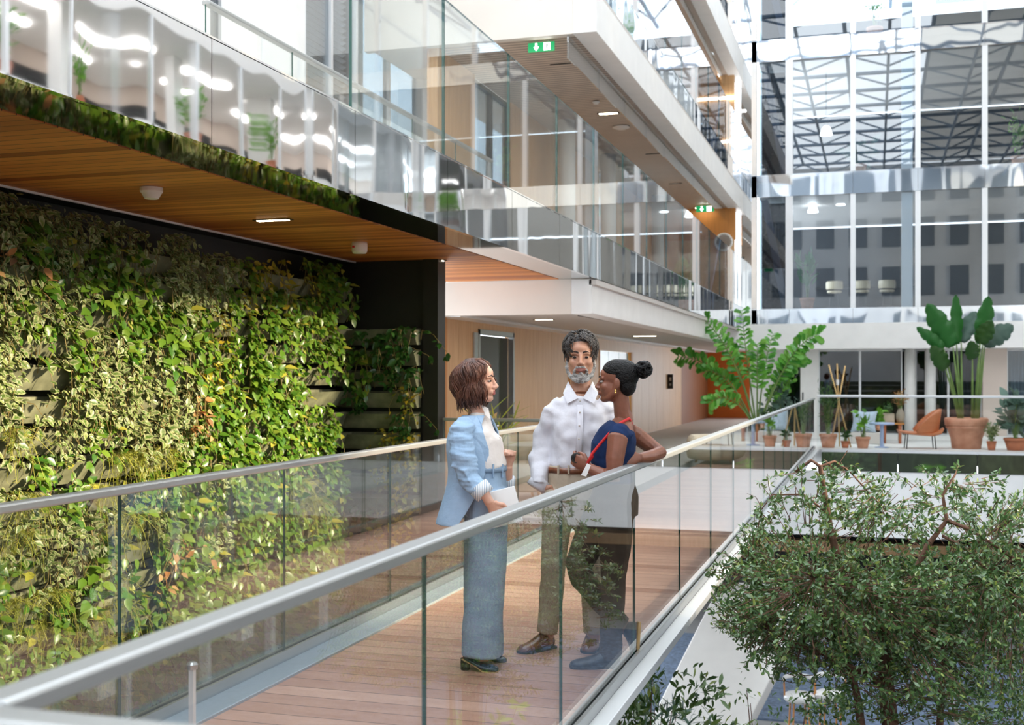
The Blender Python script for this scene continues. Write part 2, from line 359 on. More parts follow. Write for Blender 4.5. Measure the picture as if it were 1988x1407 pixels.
# --- second and third levels
for n, (zc, zb, zf, nm) in enumerate(((6.23, 6.765, 7.30, 'second'), (9.92, 10.62, 11.1, 'third'))):
    y0 = 15.6
    sbox('ceiling_%s_level' % nm, M['slats'] if n == 0 else M['ceiling'], -6.0, -3.9, y0 + .1, 33.9, zc, zc + .06)
    sbox('floor_%s_level' % nm, M['offwhite'], -7.0, -3.66, y0 + .05, YF, zc + .06, zf - .06)
    sbox('ceiling_beam_%s_level' % nm, M['white'], -3.93, -3.60, y0, YF, zc - .02, zb, bevel=.01)
    sbox('wall_%s_level_end' % nm, M['offwhite'], -7.0, -3.93, y0, y0 + .12, zc - .02, zf + .05)
    sbox('trim_%s_level_ledge' % nm, M['grey_ceiling'], -3.7, -3.61, y0, YF, zb, zb + .06)
    fascia('trim_%s_level_fascia' % nm, zb + .06, zf, M['mirror'], y0, -3.63)
    t = MB()
    for a, b in zip(JY[:-1], JY[1:]):
        if a > y0 - .2: t.box(-4.02, -4.0, max(a, y0 + .05) + .006, b - .006, zc - .33, zc - .02)
    struct(t.build('trim_%s_level_smoke_baffle' % nm, [M['glass_window']]))
    t = MB(); panels(t, 15.75, 33.2, 12, zf, zf + 2.65)
    struct(t.build('wall_%s_level_panels' % nm, M['oak']))
    sbox('wall_%s_level_far' % nm, M['oak'], -6.0, -3.75, 33.2, 33.4, zf, zf + 2.7)
# --- corner of the two facades
sbox('trim_corner_column', M['mirror_far'], -3.66, -3.36, YF - .02, YF + .3, 2.7, 13.5)
sbox('trim_corner_white', M['white'], -3.36, -3.22, YF - .04, YF + .2, 2.7, 13.5)
# --- far facade, upper levels: polished bands, mullions, glass, rooms
XM = [-3.22, -2.32, -.60, 1.10, 2.80, 4.4, 6.0, 7.6, 8.9]
bands = ((2.84, 3.42), (6.60, 7.20), (10.42, 11.0))
for i, (a, b) in enumerate(bands):
    t = MB()
    for x0, x1 in zip(XM[:-1], XM[1:]): t.box(x0 + .004, x1 - .004, YF - .04, YF, a, b)
    t.box(-3.66, 8.9, YF - .055, YF, b, b + .02).box(-3.3, -3.22, YF - .04, YF, a, b).box(-3.66, -3.22, YF - .04, YF, a, b)
    struct(t.build('trim_facade_band_%s' % 'abc'[i], M['mirror_far']))
    sbox('floor_facade_%s' % 'abc'[i], M['grey_ceiling'], -3.2, 9, YF + .02, 42, a + .05, b - .02)
nwin = 10
for i, (z0, z1) in enumerate(((3.42, 6.60), (7.20, 10.42), (11.0, 13.6))):
    for k, (x0, x1) in enumerate(zip(XM[:-1], XM[1:])):
        e = struct(empty('window_%d' % nwin)); nwin += 1
        wide = .10 if k in (0,) else .07
        f = MB().box(x1 - wide, x1 + wide, YF - .03, YF + .14, z0, z1)
        if k == 2: f.box(x1 - .42, x1 - .13, YF + .1, YF + .5, z0, z1)
        f.build('window_frame', M['alu_white'], e)
        MB().box(x0 + .06, x1 - .06, YF + .03, YF + .05, z0, z1).build('window_pane', M['glass_dark'] if k == 0 else M['glass_window'], e)
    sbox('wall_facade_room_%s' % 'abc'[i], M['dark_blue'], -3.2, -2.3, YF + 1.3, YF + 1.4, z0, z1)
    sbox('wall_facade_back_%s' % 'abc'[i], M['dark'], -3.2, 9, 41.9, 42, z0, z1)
    b = MB().add([(-3.15, YF + .5, z1), (-2.95, YF + .5, z1), (-2.35, YF + .5, z0), (-2.55, YF + .5, z0), (-3.15, YF + .7, z1), (-2.95, YF + .7, z1), (-2.35, YF + .7, z0), (-2.55, YF + .7, z0)],
                 [(0, 1, 2, 3), (4, 7, 6, 5), (0, 3, 7, 4), (1, 5, 6, 2), (0, 4, 5, 1), (2, 6, 7, 3)])
    struct(b.build('trim_brace_%s' % 'abc'[i], mat('steel_brace', '6F7FA0', .4)))
# --- far facade, terrace level
YG = 30.5
sbox('ceiling_terrace_header', M['white'], -3.25, 8.9, YG - .75, YF - .02, 2.22, 2.84)
sbox('wall_terrace_white', M['white'], -3.05, -2.50, YG, YG + .3, 0, 2.22)
t = MB().box(-2.50, -2.36, YG - .03, YG + .1, 0, 2.22).box(-1.80, -1.36, YG - .03, YG + .1, 0, 2.22).box(-2.36, -1.80, YG - .03, YG + .1, 2.02, 2.22).box(-2.36, -1.8, YG - .03, YG + .1, 0, .12)
e = struct(empty('door_3')); t.build('door_frame', M['white'], e)
MB().box(-2.36, -1.80, YG + .02, YG + .04, .12, 2.02).build('door_pane', M['glass_dark'], e)
MB().tube([(-1.74, YG - .08, .95), (-1.74, YG - .08, 1.15)], .015, 8).tube([(-1.74, YG - .08, 1.05), (-1.74, YG, 1.05)], .012, 6).build('door_handle', M['black'], e)
window(40, -1.36, .62, YG, YG, .1, 2.22, 2, 'glass_dark', 'alu_white', .05)
struct(MB().lathe([(.13, 0), (.13, 2.22)], (.80, YG + .1, 0), 20).build('trim_terrace_round_column', M['white'], smooth=True))
struct(MB().lathe([(.13, 0), (.13, 2.22)], (1.28, YG + .2, 0), 20).build('trim_terrace_round_column', M['white'], smooth=True))
window(41, .94, 2.46, YG + .35, YG + .35, .1, 2.22, 2, 'glass_dark', 'alu_white', .05)
window(42, 3.0, 8.9, YG + .1, YG + .1, .1, 2.22, 4, 'glass_window', 'alu_white', .06)
sbox('wall_terrace_pink', mat('pale_pink_paint', 'DCCDC2', .6), 2.46, 3.0, YG, YG + .4, 0, 2.22)
sbox('baseboard_terrace', M['white'], -3.05, 8.9, YG - .06, YG, 0, .12)
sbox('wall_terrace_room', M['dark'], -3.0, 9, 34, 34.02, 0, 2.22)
def curtain(name, label, x0, x1, y, z0, z1, n):
    xs = np.linspace(x0, x1, n * 6 + 1); R = [(x, y + .05 * math.sin(i * math.pi / 3) + .02 * math.sin(i * .7)) for i, x in enumerate(xs)]
    t = MB().add([(a, b, z0) for a, b in R] + [(a, b, z1) for a, b in R], [(i, i + 1, len(R) + i + 1, len(R) + i) for i in range(len(R) - 1)])
    o = t.build(name, mat('grey_curtain_cloth', 'AEB9C2', .8), smooth=True); s = o.modifiers.new('solid', 'SOLIDIFY'); s.thickness = .005
    return tag(o, label, 'curtain')
curtain('curtain', 'grey-blue pleated curtain behind the big-leaved terrace plant', 1.5, 2.4, YG + .6, .12, 2.2, 12)
curtain('curtain', 'grey-blue pleated curtain in the window at the right edge of the terrace', 3.05, 6.2, YG + .4, .12, 2.2, 36)
# --- building to the right of the atrium and the one behind (seen in the glass and polished steel)
t = MB()
for z in (-.5, 3.1): t.box(9, 14, -12, 48, z, z + .4)
t.box(9, 14, 15, 48, 6.9, 7.4).box(9, 14, 15, 48, 9.9, 10.3).box(9, 9.2, -12, 8.55, 3.5, 5.45).box(9.2, 14, 14.9, 15, 3.7, 9.9)  # parapet and low roof shaped so sun reaches only the plant wall
struct(t.build('floor_right_building', M['white']))

t = MB()
for y in np.arange(-10, 48, 2.4): t.box(9, 9.16, y, y + .14, -4, 3.5 if y < 15 else 9.9)
struct(t.build('trim_right_building_mullions', M['alu_white']))
t = MB()
for y in np.arange(-11.5, 48, 4.8): t.box(10.2, 10.6, y, y + .5, -4, 3.5 if y < 15 else 9.9)
struct(t.build('trim_right_building_piers', M['white']))
struct(MB().box(13.4, 13.6, -12, 15, -4, 3.3).box(13.4, 13.6, 15, 48, -4, 9.9).build('wall_right_building', mat('beige_plaster', 'C4B4A7', .7, var=.1, vscale=.7)))
t = MB()
for z in (3.12, 6.82, 9.82):
    for y in np.arange(16 if z > 6 else -8, 46, 4): t.box(10.6, 10.75, y, y + 2.2, z, z + .05).box(12, 12.15, y + 1, y + 3.2, z, z + .05)
struct(t.build('trim_right_building_strip_lights', M['lamp_white']))
struct(MB().box(-9, 16, -14, -13.4, 1.2, 15.4).build('wall_behind', mat('pale_grey_render', 'AEB3B8', .7, var=.1, vscale=.5)))
struct(MB().box(-9, 16, -14, -13.38, -4, 1.2).build('wall_behind_planted', mat('dark_ivy_wall', '26301F', .8, var=.5, vscale=2)))
t = MB()
for z in (3.6, 6.8, 10, 13):
    for x in np.arange(-8, 15, 2.1): t.box(x, x + 1.15, -13.42, -13.36, z, z + 1.9)
struct(t.build('window_50', mat('grey_panes', '5C6670', .15)))
# roof: steel space frame; fabric sheets added on the right to hold back sun
t = MB()
for x in np.arange(-8, 9.1, 3.4): t.tube([(x, -13, 15.6), (x, 44, 15.6)], .09, 6).tube([(x + 1.7, -13, 14.6), (x + 1.7, 44, 14.6)], .07, 6)
for y in np.arange(-13, 44, 3.4):
    t.tube([(-8, y, 15.6), (9.2, y, 15.6)], .09, 6)
    for x in np.arange(-8, 9, 3.4): t.tube([(x, y, 15.6), (x + 1.7, y + 1.7, 14.6)], .05, 5).tube([(x + 3.4, y, 15.6), (x + 1.7, y + 1.7, 14.6)], .05, 5)
struct(t.build('ceiling_roof_trusses', mat('roof_steel', '5E7186', .5)))
m, nt, b, L = new_mat('sun_block_fabric'); b.inputs['Base Color'].default_value = (.5, .5, .5, 1)
tl = N(nt, 'ShaderNodeBsdfTranslucent'); tl.inputs[0].default_value = (.62, .62, .61, 1); ms = N(nt, 'ShaderNodeMixShader'); ms.inputs[0].default_value = .6
L(b.outputs[0], ms.inputs[1]); L(tl.outputs[0], ms.inputs[2]); L(ms.outputs[0], nt.nodes['Material Output'].inputs[0])
t = MB()
for y in np.arange(-16, 46, 3.4): t.box(2.2, 9.3, y, y + 3.38, 15.9, 15.93)
for y in np.arange(-12, 46, 3.4): t.box(9.3, 9.33, y, y + 3.38, 7.05 if y < 14.5 else 10.3, 15.9)
struct(t.build('ceiling_added_sun_block', m))
# ================================================================ RAILINGS
def railing_y(name, label, x, joints, ztop=1.1, zbase=0, rail='rail', base=None, side=1, glass='glass_rail'):
    e = thing(name, label, 'railing', (x, joints[0], zbase)); y0, L_ = joints[0], joints[-1] - joints[0]
    if rail: MB().box(-.035, .035, 0, L_, ztop - zbase - .035, ztop - zbase).build('handrail', M[rail], e, bevel=.008)
    for a, b in zip(joints[:-1], joints[1:]):
        MB().box(-.006, .006, a - y0 + .003, b - y0 - .003, .0, ztop - zbase - (.03 if rail else 0), fm=[0, 0, 1, 1, 1, 1]).build('glass_pane', [M[glass], M['glass_edge']], e)
    if base:
        MB().box(-.03, -.012, 0, L_, -.02, .07).box(.012, .03, 0, L_, -.02, .07).build('base_channel', M['steel'], e)
        c = MB().box(*base[0], 0, L_, *base[1]).build('base_cover', M[base[2]], e, bevel=.004)
    return e
def railing_x(name, label, y, joints, ztop=1.1, zbase=0, rail='rail', glass='glass_rail', h=.035):
    e = thing(name, label, 'railing', (joints[0], y, zbase)); x0, L_ = joints[0], joints[-1] - joints[0]
    MB().box(0, L_, -.035, .035, ztop - zbase - h, ztop - zbase).build('handrail', M[rail], e, bevel=.008)
    for a, b in zip(joints[:-1], joints[1:]):
        MB().box(a - x0 + .003, b - x0 - .003, -.006, .006, 0, ztop - zbase - .03, fm=[1, 1, 0, 0, 1, 1]).build('glass_pane', [M[glass], M['glass_edge']], e)
    return e
railing_y('bridge_railing', 'glass bridge railing with steel handrail on the right, nearest the camera', -1.26, [1.45] + [3.23 + 1.57 * k for k in range(15)] + [26.0], base=((.03, .115), (-.035, .015), 'alu_white'))
railing_y('bridge_railing', 'glass bridge railing with steel handrail in front of the plant wall', -3.12, [-.2, 1.37] + [2.90 + 1.49 * k for k in range(7)] + [12.5], base=((.03, .20), (-.2, .015), 'alu'))
railing_x('landing_railing', 'out-of-focus steel rail with glass in the bottom left foreground', 1.40, [-1.22, 0.4, 2.0, 3.6])
railing_x('lobby_railing', 'short glass railing crossing behind the woman in the blue blazer', 12.55, [-4.66, -3.9, -3.15])
railing_x('terrace_railing', 'long glass railing in front of the potted plants on the far terrace', 26.08, [-1.2 + 1.55 * k for k in range(7)], ztop=1.16, rail='alu_white', h=.05)
e = thing('balcony_balustrade', 'tall frameless glass balustrade above the lower polished fascia', 'balustrade', (-3.64, 7.86, 3.4))
for a, b in zip(JY[5:-1], JY[6:]): MB().box(-.012, .012, a - 7.86 + .006, b - 7.866, .0, 1.5, fm=[0, 0, 1, 1, 1, 1]).build('glass_pane', [M['glass_rail'], M['glass_edge']], e)
for nm, zf, zt in (('second', 7.24, 8.70), ('third', 11.04, 12.5)):
    e = thing('balcony_balustrade', {'second': 'frameless glass balustrade above the upper polished fascia, top centre', 'third': 'frameless glass balustrade on the topmost balcony at the picture top'}[nm], 'balustrade', (-3.66, 15.6, zf))
    for a, b in zip(JY[9:-1], JY[10:]): MB().box(-.012, .012, a - 15.6 + .006, b - 15.606, .0, zt - zf, fm=[0, 0, 1, 1, 1, 1]).build('glass_pane', [M['glass_rail'], M['glass_edge']], e)
railing_y('balcony_inner_railing', 'low glass railing with metal top rail behind the fascia, upper left', -5.04, [8.2 + 1.45 * k for k in range(6)], ztop=4.53, zbase=3.40)
# ================================================================ LEAVES
LEAF = {'heart': [(0, .10), (.12, .62), (.45, .85), (.78, .42), (1, 0)], 'oval': [(0, .05), (.3, .6), (.65, .7), (1, 0)],
        'lance': [(0, .08), (.35, .55), (.7, .4), (1, 0)], 'wedge': [(0, .12), (.5, .6), (.85, .95), (1, .45)], 'blade': [(0, .3), (.2, .8), (.5, 1), (.8, .75), (1, .05)]}
def leaf_mesh(name, P, Dv, Nv, L, W, shape, mats, fold=.25, curl=.15, mi=None):
    """one mesh of many separate leaves: base P, direction Dv, face normal Nv"""
    P = np.asarray(P, float); Dv = np.asarray(Dv, float); Nv = np.asarray(Nv, float); n = len(P)
    Dv /= np.linalg.norm(Dv, axis=1, keepdims=True) + 1e-9
    Sv = np.cross(Dv, Nv); Sv /= np.linalg.norm(Sv, axis=1, keepdims=True) + 1e-9; Nv = np.cross(Sv, Dv)
    L = np.broadcast_to(np.asarray(L, float), (n,)).reshape(-1, 1); W = np.broadcast_to(np.asarray(W, float), (n,)).reshape(-1, 1)
    prof = LEAF[shape]; V = []; rim = []
    for t, wd in prof:
        c = P + Dv * (L * t) - Nv * (L * curl * t * t); h = Sv * (W * wd * .5); up = Nv * (W * wd * .5 * fold)
        V += [c - h + up, c, c + h + up]; rim += [.55 if t > 0 else .1, 0, .55 if t > 0 else .1]
    k = len(V); V = np.stack(V, 1).reshape(-1, 3)
    q = []
    for i in range(len(prof) - 1):
        a = i * 3; q += [(a, a + 1, a + 4, a + 3), (a + 1, a + 2, a + 5, a + 4)]
    F = (np.asarray(q)[None] + (np.arange(n) * k)[:, None, None]).reshape(-1, 4)
    me = bpy.data.meshes.new(name); me.vertices.add(len(V)); me.vertices.foreach_set('co', V.ravel())
    me.loops.add(F.size); me.loops.foreach_set('vertex_index', F.ravel()); me.polygons.add(len(F))
    me.polygons.foreach_set('loop_start', np.arange(0, F.size, 4)); me.polygons.foreach_set('loop_total', np.full(len(F), 4))
    at_ = me.attributes.new('rim', 'FLOAT', 'POINT'); at_.data.foreach_set('value', np.tile(rim, n).astype(np.float32))
    for m in (mats if isinstance(mats, (list, tuple)) else [mats]): me.materials.append(m)
    if mi is not None: me.polygons.foreach_set('material_index', np.repeat(mi, len(q)))
    me.polygons.foreach_set('use_smooth', np.ones(len(F), bool)); me.update(calc_edges=True); return me
def link(name, me, parent=None, loc=None):
    o = bpy.data.objects.new(name, me); COL.objects.link(o)
    if parent is not None: o.parent = parent
    if loc is not None: o.location = loc
    return o
def rnd(n, s=1.0): return RNG.normal(0, s, (n, 3))
M['leaf_varieg'] = leaf_mat('variegated_leaf', ['34581C', '5A762C', '456824', '74863A'], rim='E4DCB4', rough=.4)
M['leaf_green'] = leaf_mat('pothos_leaf', ['35641E', '587F28', '7A9632', '477326', 'B0AC46'], rough=.33)
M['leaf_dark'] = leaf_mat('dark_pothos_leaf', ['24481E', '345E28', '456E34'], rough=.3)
M['leaf_yellow'] = leaf_mat('yellowing_leaf', ['8A8A24', 'B79E2A', '6E8528', 'C9A83C'], rough=.45)
M['leaf_dry'] = leaf_mat('dried_leaf', ['B98048', '8F6238', 'C9A470', '7A5230'], rough=.7)
M['fern'] = leaf_mat('asparagus_fern', ['9AA23A', 'B0AC48', '7F9030'], rough=.6)
M['vine'] = mat('vine_stem', '7A6A3A', .7)
# ---------------------------------------------------------------- plant wall: trays
def make_tray(L=1.10):
    e = thing('planter_tray', 'sage green plastic planter tray in a row of the plant wall', 'planter tray', (-5.93, 0, 0), 0, 'trays of the plant wall')
    h = .165; prof = [(0, .01), (.05, 0), (.13, .0), (.235, h), (.215, h), (.12, .03), (.02, .03), (.02, h + .02), (0, h + .02)]
    MB().prism([(a, z) for a, z in prof], 'y', 0, L).add([(.0, .004, .01), (.13, .004, .0), (.225, .004, h), (0, .004, h)], [(0, 1, 2, 3)]).add([(.0, L - .004, .01), (.13, L - .004, .0), (.225, L - .004, h), (0, L - .004, h)], [(3, 2, 1, 0)]).build('shell', M['tray'], e)
    MB().box(.02, .205, .01, L - .01, .12, .135).build('soil', M['soil'], e)
    return e
tray = make_tray(); ROW = .235; first = True
ROWS_A = [-1.35 + ROW * k for k in range(18)]
for z in ROWS_A:
    for k in range(7):
        y = 4.25 + 1.17 * k
        if z + .17 > 2.72: continue
        if first: tray.location = (-5.93, y, z); first = False
        else: dup(tray, (-5.93, y, z))
trayB = make_tray(.98); trayB.location = (-5.88, 12.47, -.9); trayB.rotation_euler.z = -math.pi / 2
trayB['label'] = 'shaded planter tray on the short plant wall beside the black post'; trayB['group'] = 'trays beside the black post'
for k in range(1, 13): dup(trayB, (-5.88, 12.47, -.9 + ROW * k))
trayC = dup(trayB, (-4.65, 12.47, -.42), label='planter tray below the edge of the lobby landing', group='trays under the landing edge')
dup(trayC, (-4.65, 12.47, -.80))
# ---------------------------------------------------------------- plant wall: plants (hang over the tray front; x out of the wall, y along, z up)
def make_vine_plant(name, label, group, kind, seed, nv=7, nl=70, mats='leaf_green', L=.085, W=.062, drop=.36, spread=.30):
    rg = np.random.default_rng(seed); e = thing(name, label, 'plant', (0, 0, 0), 0, group); st = MB(); P = []; D = []; Nn = []
    for v in range(nv):
        y0 = rg.uniform(-spread * .7, spread * .7); y1 = y0 + rg.normal(0, .12); dr = drop * rg.uniform(.35, 1.1); up = rg.uniform(.02, .12)
        pts = [(-.05, y0, -.02), (.0, y0 + .02, up), (.07, (y0 + y1) / 2, up * .6), (.10, y1, -dr * .5), (.07 + rg.uniform(-.02, .03), y1 + rg.normal(0, .05), -dr)]
        st.tube(pts, .0028, 4); pp = np.array(pts)
        for i in range(nl // nv):
            t = rg.uniform(.15, 1) * 3.999; k = int(t); q = pp[k] * (1 - t + k) + pp[k + 1] * (t - k)
            P.append(q + rg.normal(0, .018, 3)); D.append((rg.uniform(.1, .9), rg.normal(0, .75), rg.uniform(-1.1, .35))); Nn.append((rg.uniform(.4, 1), rg.normal(0, .35), rg.uniform(.2, 1)))
    n = len(P); ln = L * rg.uniform(.6, 1.25, n)
    link('foliage', leaf_mesh('foliage', P, D, Nn, ln, ln * W / L, 'heart', M[mats]), e); st.build('vines', M['vine'], e)
    return e
def make_fern(seed):
    rg = np.random.default_rng(seed); e = thing('asparagus_fern', 'wispy yellow-green asparagus fern spilling over a tray of the plant wall', 'plant', (0, 0, 0), 0, 'asparagus ferns on the plant wall')
    P = []; D = []; Nn = []; st = MB()
    for v in range(26):
        y0 = rg.uniform(-.12, .12); a = rg.uniform(-.26, .26); dr = rg.uniform(-.08, .34)
        pts = np.array([(-.03, y0, 0), (.05, y0 + a * .3, .07), (.12, y0 + a * .7, .02 - dr * .3), (.13 + rg.uniform(-.05, .06), y0 + a, -dr)]); st.tube([tuple(p) for p in pts], .0016, 3)
        for i in range(26):
            t = rg.uniform(.4, 1) * 2.999; k = int(t); P.append(pts[k] * (1 - t + k) + pts[k + 1] * (t - k)); D.append(rg.normal(0, 1, 3)); Nn.append(rg.normal(0, 1, 3))
    link('fronds', leaf_mesh('fronds', P, D, Nn, rg.uniform(.02, .045, len(P)), .004, 'lance', M['fern']), e); st.build('stems', M['fern'], e); return e
K = {}
K['a'] = [make_vine_plant('variegated_pothos', 'cream-edged variegated pothos trailing from the plant wall', 'variegated pothos on the plant wall', 'a', s, 9, 150, 'leaf_varieg', .062, .046, .30, .34) for s in (1, 2, 3, 4)]
K['b'] = [make_vine_plant('green_pothos', 'bright green pothos trailing from the plant wall', 'green pothos on the plant wall', 'b', s, 8, 95, 'leaf_green', .088, .066, .38, .34) for s in (5, 6, 7, 8)]
K['y'] = [make_vine_plant('yellowing_pothos', 'yellowing pothos with sparse leaves on the plant wall', 'yellowing pothos on the plant wall', 'y', s, 6, 50, 'leaf_yellow', .07, .052, .36, .26) for s in (9, 10)]
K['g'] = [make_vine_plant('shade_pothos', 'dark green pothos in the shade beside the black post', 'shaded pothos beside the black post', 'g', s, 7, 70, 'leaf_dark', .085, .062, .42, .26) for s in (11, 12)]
K['d'] = [make_vine_plant('dried_plant', 'dried orange-brown plant on the plant wall', 'dried plants on the plant wall', 'd', s, 5, 34, 'leaf_dry', .085, .06, .30, .16) for s in (13, 14)]
K['c'] = [make_fern(s) for s in (15, 16)]
used = {}
def plant(kind, loc, rz=0, sc=1.0):
    i = used.get(kind, 0); used[kind] = i + 1; src = K[kind][i % len(K[kind])]
    o = src if i < len(K[kind]) else dup(src)
    o.location = loc; o.rotation_euler = (RNG.normal(0, .12), 0, rz); o.scale = (sc, sc * (1 if RNG.random() < .5 else -1), sc) if False else (sc, sc, sc); return o
def pxl(x, y, z):
    D = -x * ST + y * CT; return 994 + F_PX * (x * CT + y * ST) / D, 728 - F_PX * (z - EYE) / D
GAPS = [(520, 500, 75, 40), (430, 500, 40, 26), (300, 715, 50, 20), (60, 790, 70, 60), (30, 722, 45, 22), (370, 605, 45, 18), (620, 760, 50, 40), (560, 700, 40, 20), (520, 850, 90, 18), (100, 640, 40, 16)]
for zi, z in enumerate(ROWS_A):
    for k in range(23):
        y = 4.6 + .35 * k + RNG.uniform(-.12, .12) + (.15 if zi % 2 else 0)
        if y > 12.0: continue
        u, v = pxl(-5.68, y, z + .05)
        if u < -150: continue
        if any(((u - a) / c) ** 2 + ((v - b) / d) ** 2 < 1 for a, b, c, d in GAPS): continue
        r = RNG.random()
        if v < 870: k_ = ('a' if r < .66 else 'b' if r < .84 else None) if u < 420 - (v - 600) * .25 else ('b' if r < .78 else 'y' if r < .88 else 'c' if r < .92 else None)
        elif u < 330: k_ = 'c' if r < .36 else 'b' if r < .58 else 'a' if r < .70 else None
        else: k_ = 'b' if r < .62 else 'a' if r < .70 else 'c' if r < .78 else 'y' if r < .84 else None
        if v > 1150 and r > .45: k_ = 'b'
        if k_: plant(k_, (-5.74, y, z + (.15 if z < 2.5 else .05)), 0, RNG.uniform(.85, 1.25))
for u, v in ((14, 520), (385, 815), (360, 1095)):
    p = at(u, v, x=-5.66); plant('d', (p.x - .02, p.y, p.z + .1), 0, 1.1)
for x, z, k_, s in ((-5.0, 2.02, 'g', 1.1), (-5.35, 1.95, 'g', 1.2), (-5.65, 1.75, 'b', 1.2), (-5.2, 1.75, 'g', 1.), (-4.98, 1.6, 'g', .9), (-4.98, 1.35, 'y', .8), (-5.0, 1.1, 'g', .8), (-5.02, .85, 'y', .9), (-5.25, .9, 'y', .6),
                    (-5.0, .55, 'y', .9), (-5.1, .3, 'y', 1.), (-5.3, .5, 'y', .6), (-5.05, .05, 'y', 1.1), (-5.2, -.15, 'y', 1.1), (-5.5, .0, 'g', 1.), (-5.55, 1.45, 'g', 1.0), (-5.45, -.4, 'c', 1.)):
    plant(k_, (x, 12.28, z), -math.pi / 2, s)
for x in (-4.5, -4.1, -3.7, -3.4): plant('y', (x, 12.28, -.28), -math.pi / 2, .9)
for kk in K:                       # sources never placed are not part of the place
    for i, o in enumerate(K[kk]):
        if i >= used.get(kk, 0):
            for c in list(o.children): bpy.data.objects.remove(c)
            bpy.data.objects.remove(o)
# ================================================================ TREE AND GARDEN PLANTS
M['leaf_tree'] = leaf_mat('small_tree_leaf', ['35582A', '466A34', '587C42', '648848', '587A48', 'A4B254'], rough=.3, trans=.22, spec=1.0)
M['leaf_palm'] = leaf_mat('palm_leaflet', ['3F8A2C', '5AA23A', '74B648', '8CC25A'], rough=.32, trans=.35)
M['leaf_grey'] = leaf_mat('grey_green_leaf', ['4E6A5C', '6B8A7C', '5A7668', '3D5A48'], rough=.4)
M['leaf_banana'] = leaf_mat('big_leaf', ['2A6E2A', '3B7E36', '2F7A44'], rough=.3, trans=.3)
M['leaf_fresh'] = leaf_mat('fresh_leaf', ['5FA02A', '7FBA34', '4C8A2C'], rough=.35)
def px_branch(pts, D): return [at(u, v, D=D + d) for u, v, d in pts]
tr = thing('small_leaved_tree', 'many-stemmed small-leaved tree rising through the atrium at the right', 'tree', (.9, 7.4, -4.0))
TB = Vector(tr.location)
sk = []          # (points, radius)
def br(pts, r0, r1, D=6.9):
    P = [at(u, v, D=D + d) for u, v, d in pts]; sk.append((P, r0, r1))
br([(1735, 2150, .3), (1728, 1700, .25), (1728, 1407, .2), (1722, 1340, .15), (1718, 1290, .1)], .055, .042)
br([(1718, 1290, .1), (1716, 1235, .05), (1700, 1180, 0), (1660, 1120, 0), (1625, 1078, 0), (1612, 1030, 0), (1602, 965, 0), (1592, 905, 0), (1575, 893, 0), (1545, 915, .05)], .036, .007)
br([(1718, 1290, .1), (1745, 1250, .2), (1800, 1215, .3), (1840, 1180, .3), (1880, 1140, .3)], .030, .012)
br([(1700, 1180, 0), (1740, 1160, -.1), (1772, 1120, -.1), (1800, 1060, -.1), (1838, 1010, -.1), (1830, 960, -.1), (1855, 920, -.1)], .026, .006)
br([(1760, 1190, .0), (1700, 1150, -.3), (1640, 1128, -.4), (1560, 1112, -.5)], .012, .005)
br([(1722, 1340, .15), (1690, 1310, 0), (1640, 1290, -.1), (1590, 1265, -.2), (1520, 1240, -.2), (1470, 1200, -.2)], .022, .006)
br([(1745, 1800, .5), (1690, 1500, .1), (1672, 1407, 0), (1662, 1340, 0), (1640, 1260, -.1), (1590, 1180, -.1), (1510, 1110, -.1), (1440, 1080, -.1)], .032, .007)
br([(1745, 1800, .6), (1820, 1500, .6), (1826, 1380, .6), (1832, 1260, .6), (1850, 1150, .5), (1900, 1050, .5), (1960, 1010, .4)], .028, .007)
br([(1838, 1010, -.1), (1890, 1030, -.2), (1960, 1080, -.2), (2020, 1100, -.2)], .012, .004)
br([(1830, 1040, -.1), (1870, 1060, -.2), (1920, 1110, -.3), (1980, 1150, -.3)], .010, .004)
br([(1832, 1260, .6), (1900, 1230, .5), (1980, 1200, .4), (2060, 1190, .3)], .014, .005)
br([(1592, 905, 0), (1620, 895, .1), (1650, 915, .2), (1690, 960, .2), (1715, 985, .2)], .008, .003)
br([(1612, 1000, 0), (1560, 960, .1), (1500, 960, .1), (1470, 1000, .1)], .008, .003)
sk2 = list(sk)
trunks = MB()
for P, a, b in sk: trunks.tube([p - TB for p in P], list(np.linspace(a, b, len(P))), 8)
trunks.build('trunks', M['bark'], tr, smooth=True)
bone = np.array([tuple(Vector(P[i]).lerp(Vector(P[i + 1]), t)) for P, a, b in sk for i in range(len(P) - 1) for t in (0, .25, .5, .75) if P[i].z > -2.2])
PUFFS = [(1590, 955, 140, 62, 230), (1665, 1010, 110, 60, 230), (1500, 1035, 70, 60, 170), (1830, 985, 170, 85, 420), (1940, 1020, 90, 80, 260), (1465, 1120, 95, 75, 430), (1600, 1115, 150, 70, 720), (1750, 1130, 150, 70, 720), (1895, 1135, 150, 85, 760),
         (1440, 1190, 75, 50, 260), (1560, 1205, 140, 60, 700), (1710, 1225, 150, 65, 800), (1870, 1230, 160, 65, 760), (1985, 1160, 80, 110, 380), (1500, 1270, 70, 50, 130), (1650, 1290, 150, 45, 330), (1880, 1310, 150, 50, 420), (1800, 1350, 140, 50, 330), (1950, 1380, 110, 50, 300), (1640, 1370, 90, 40, 130)]
P = []; D_ = []; N_ = []; twigs = MB(); nt_ = 0
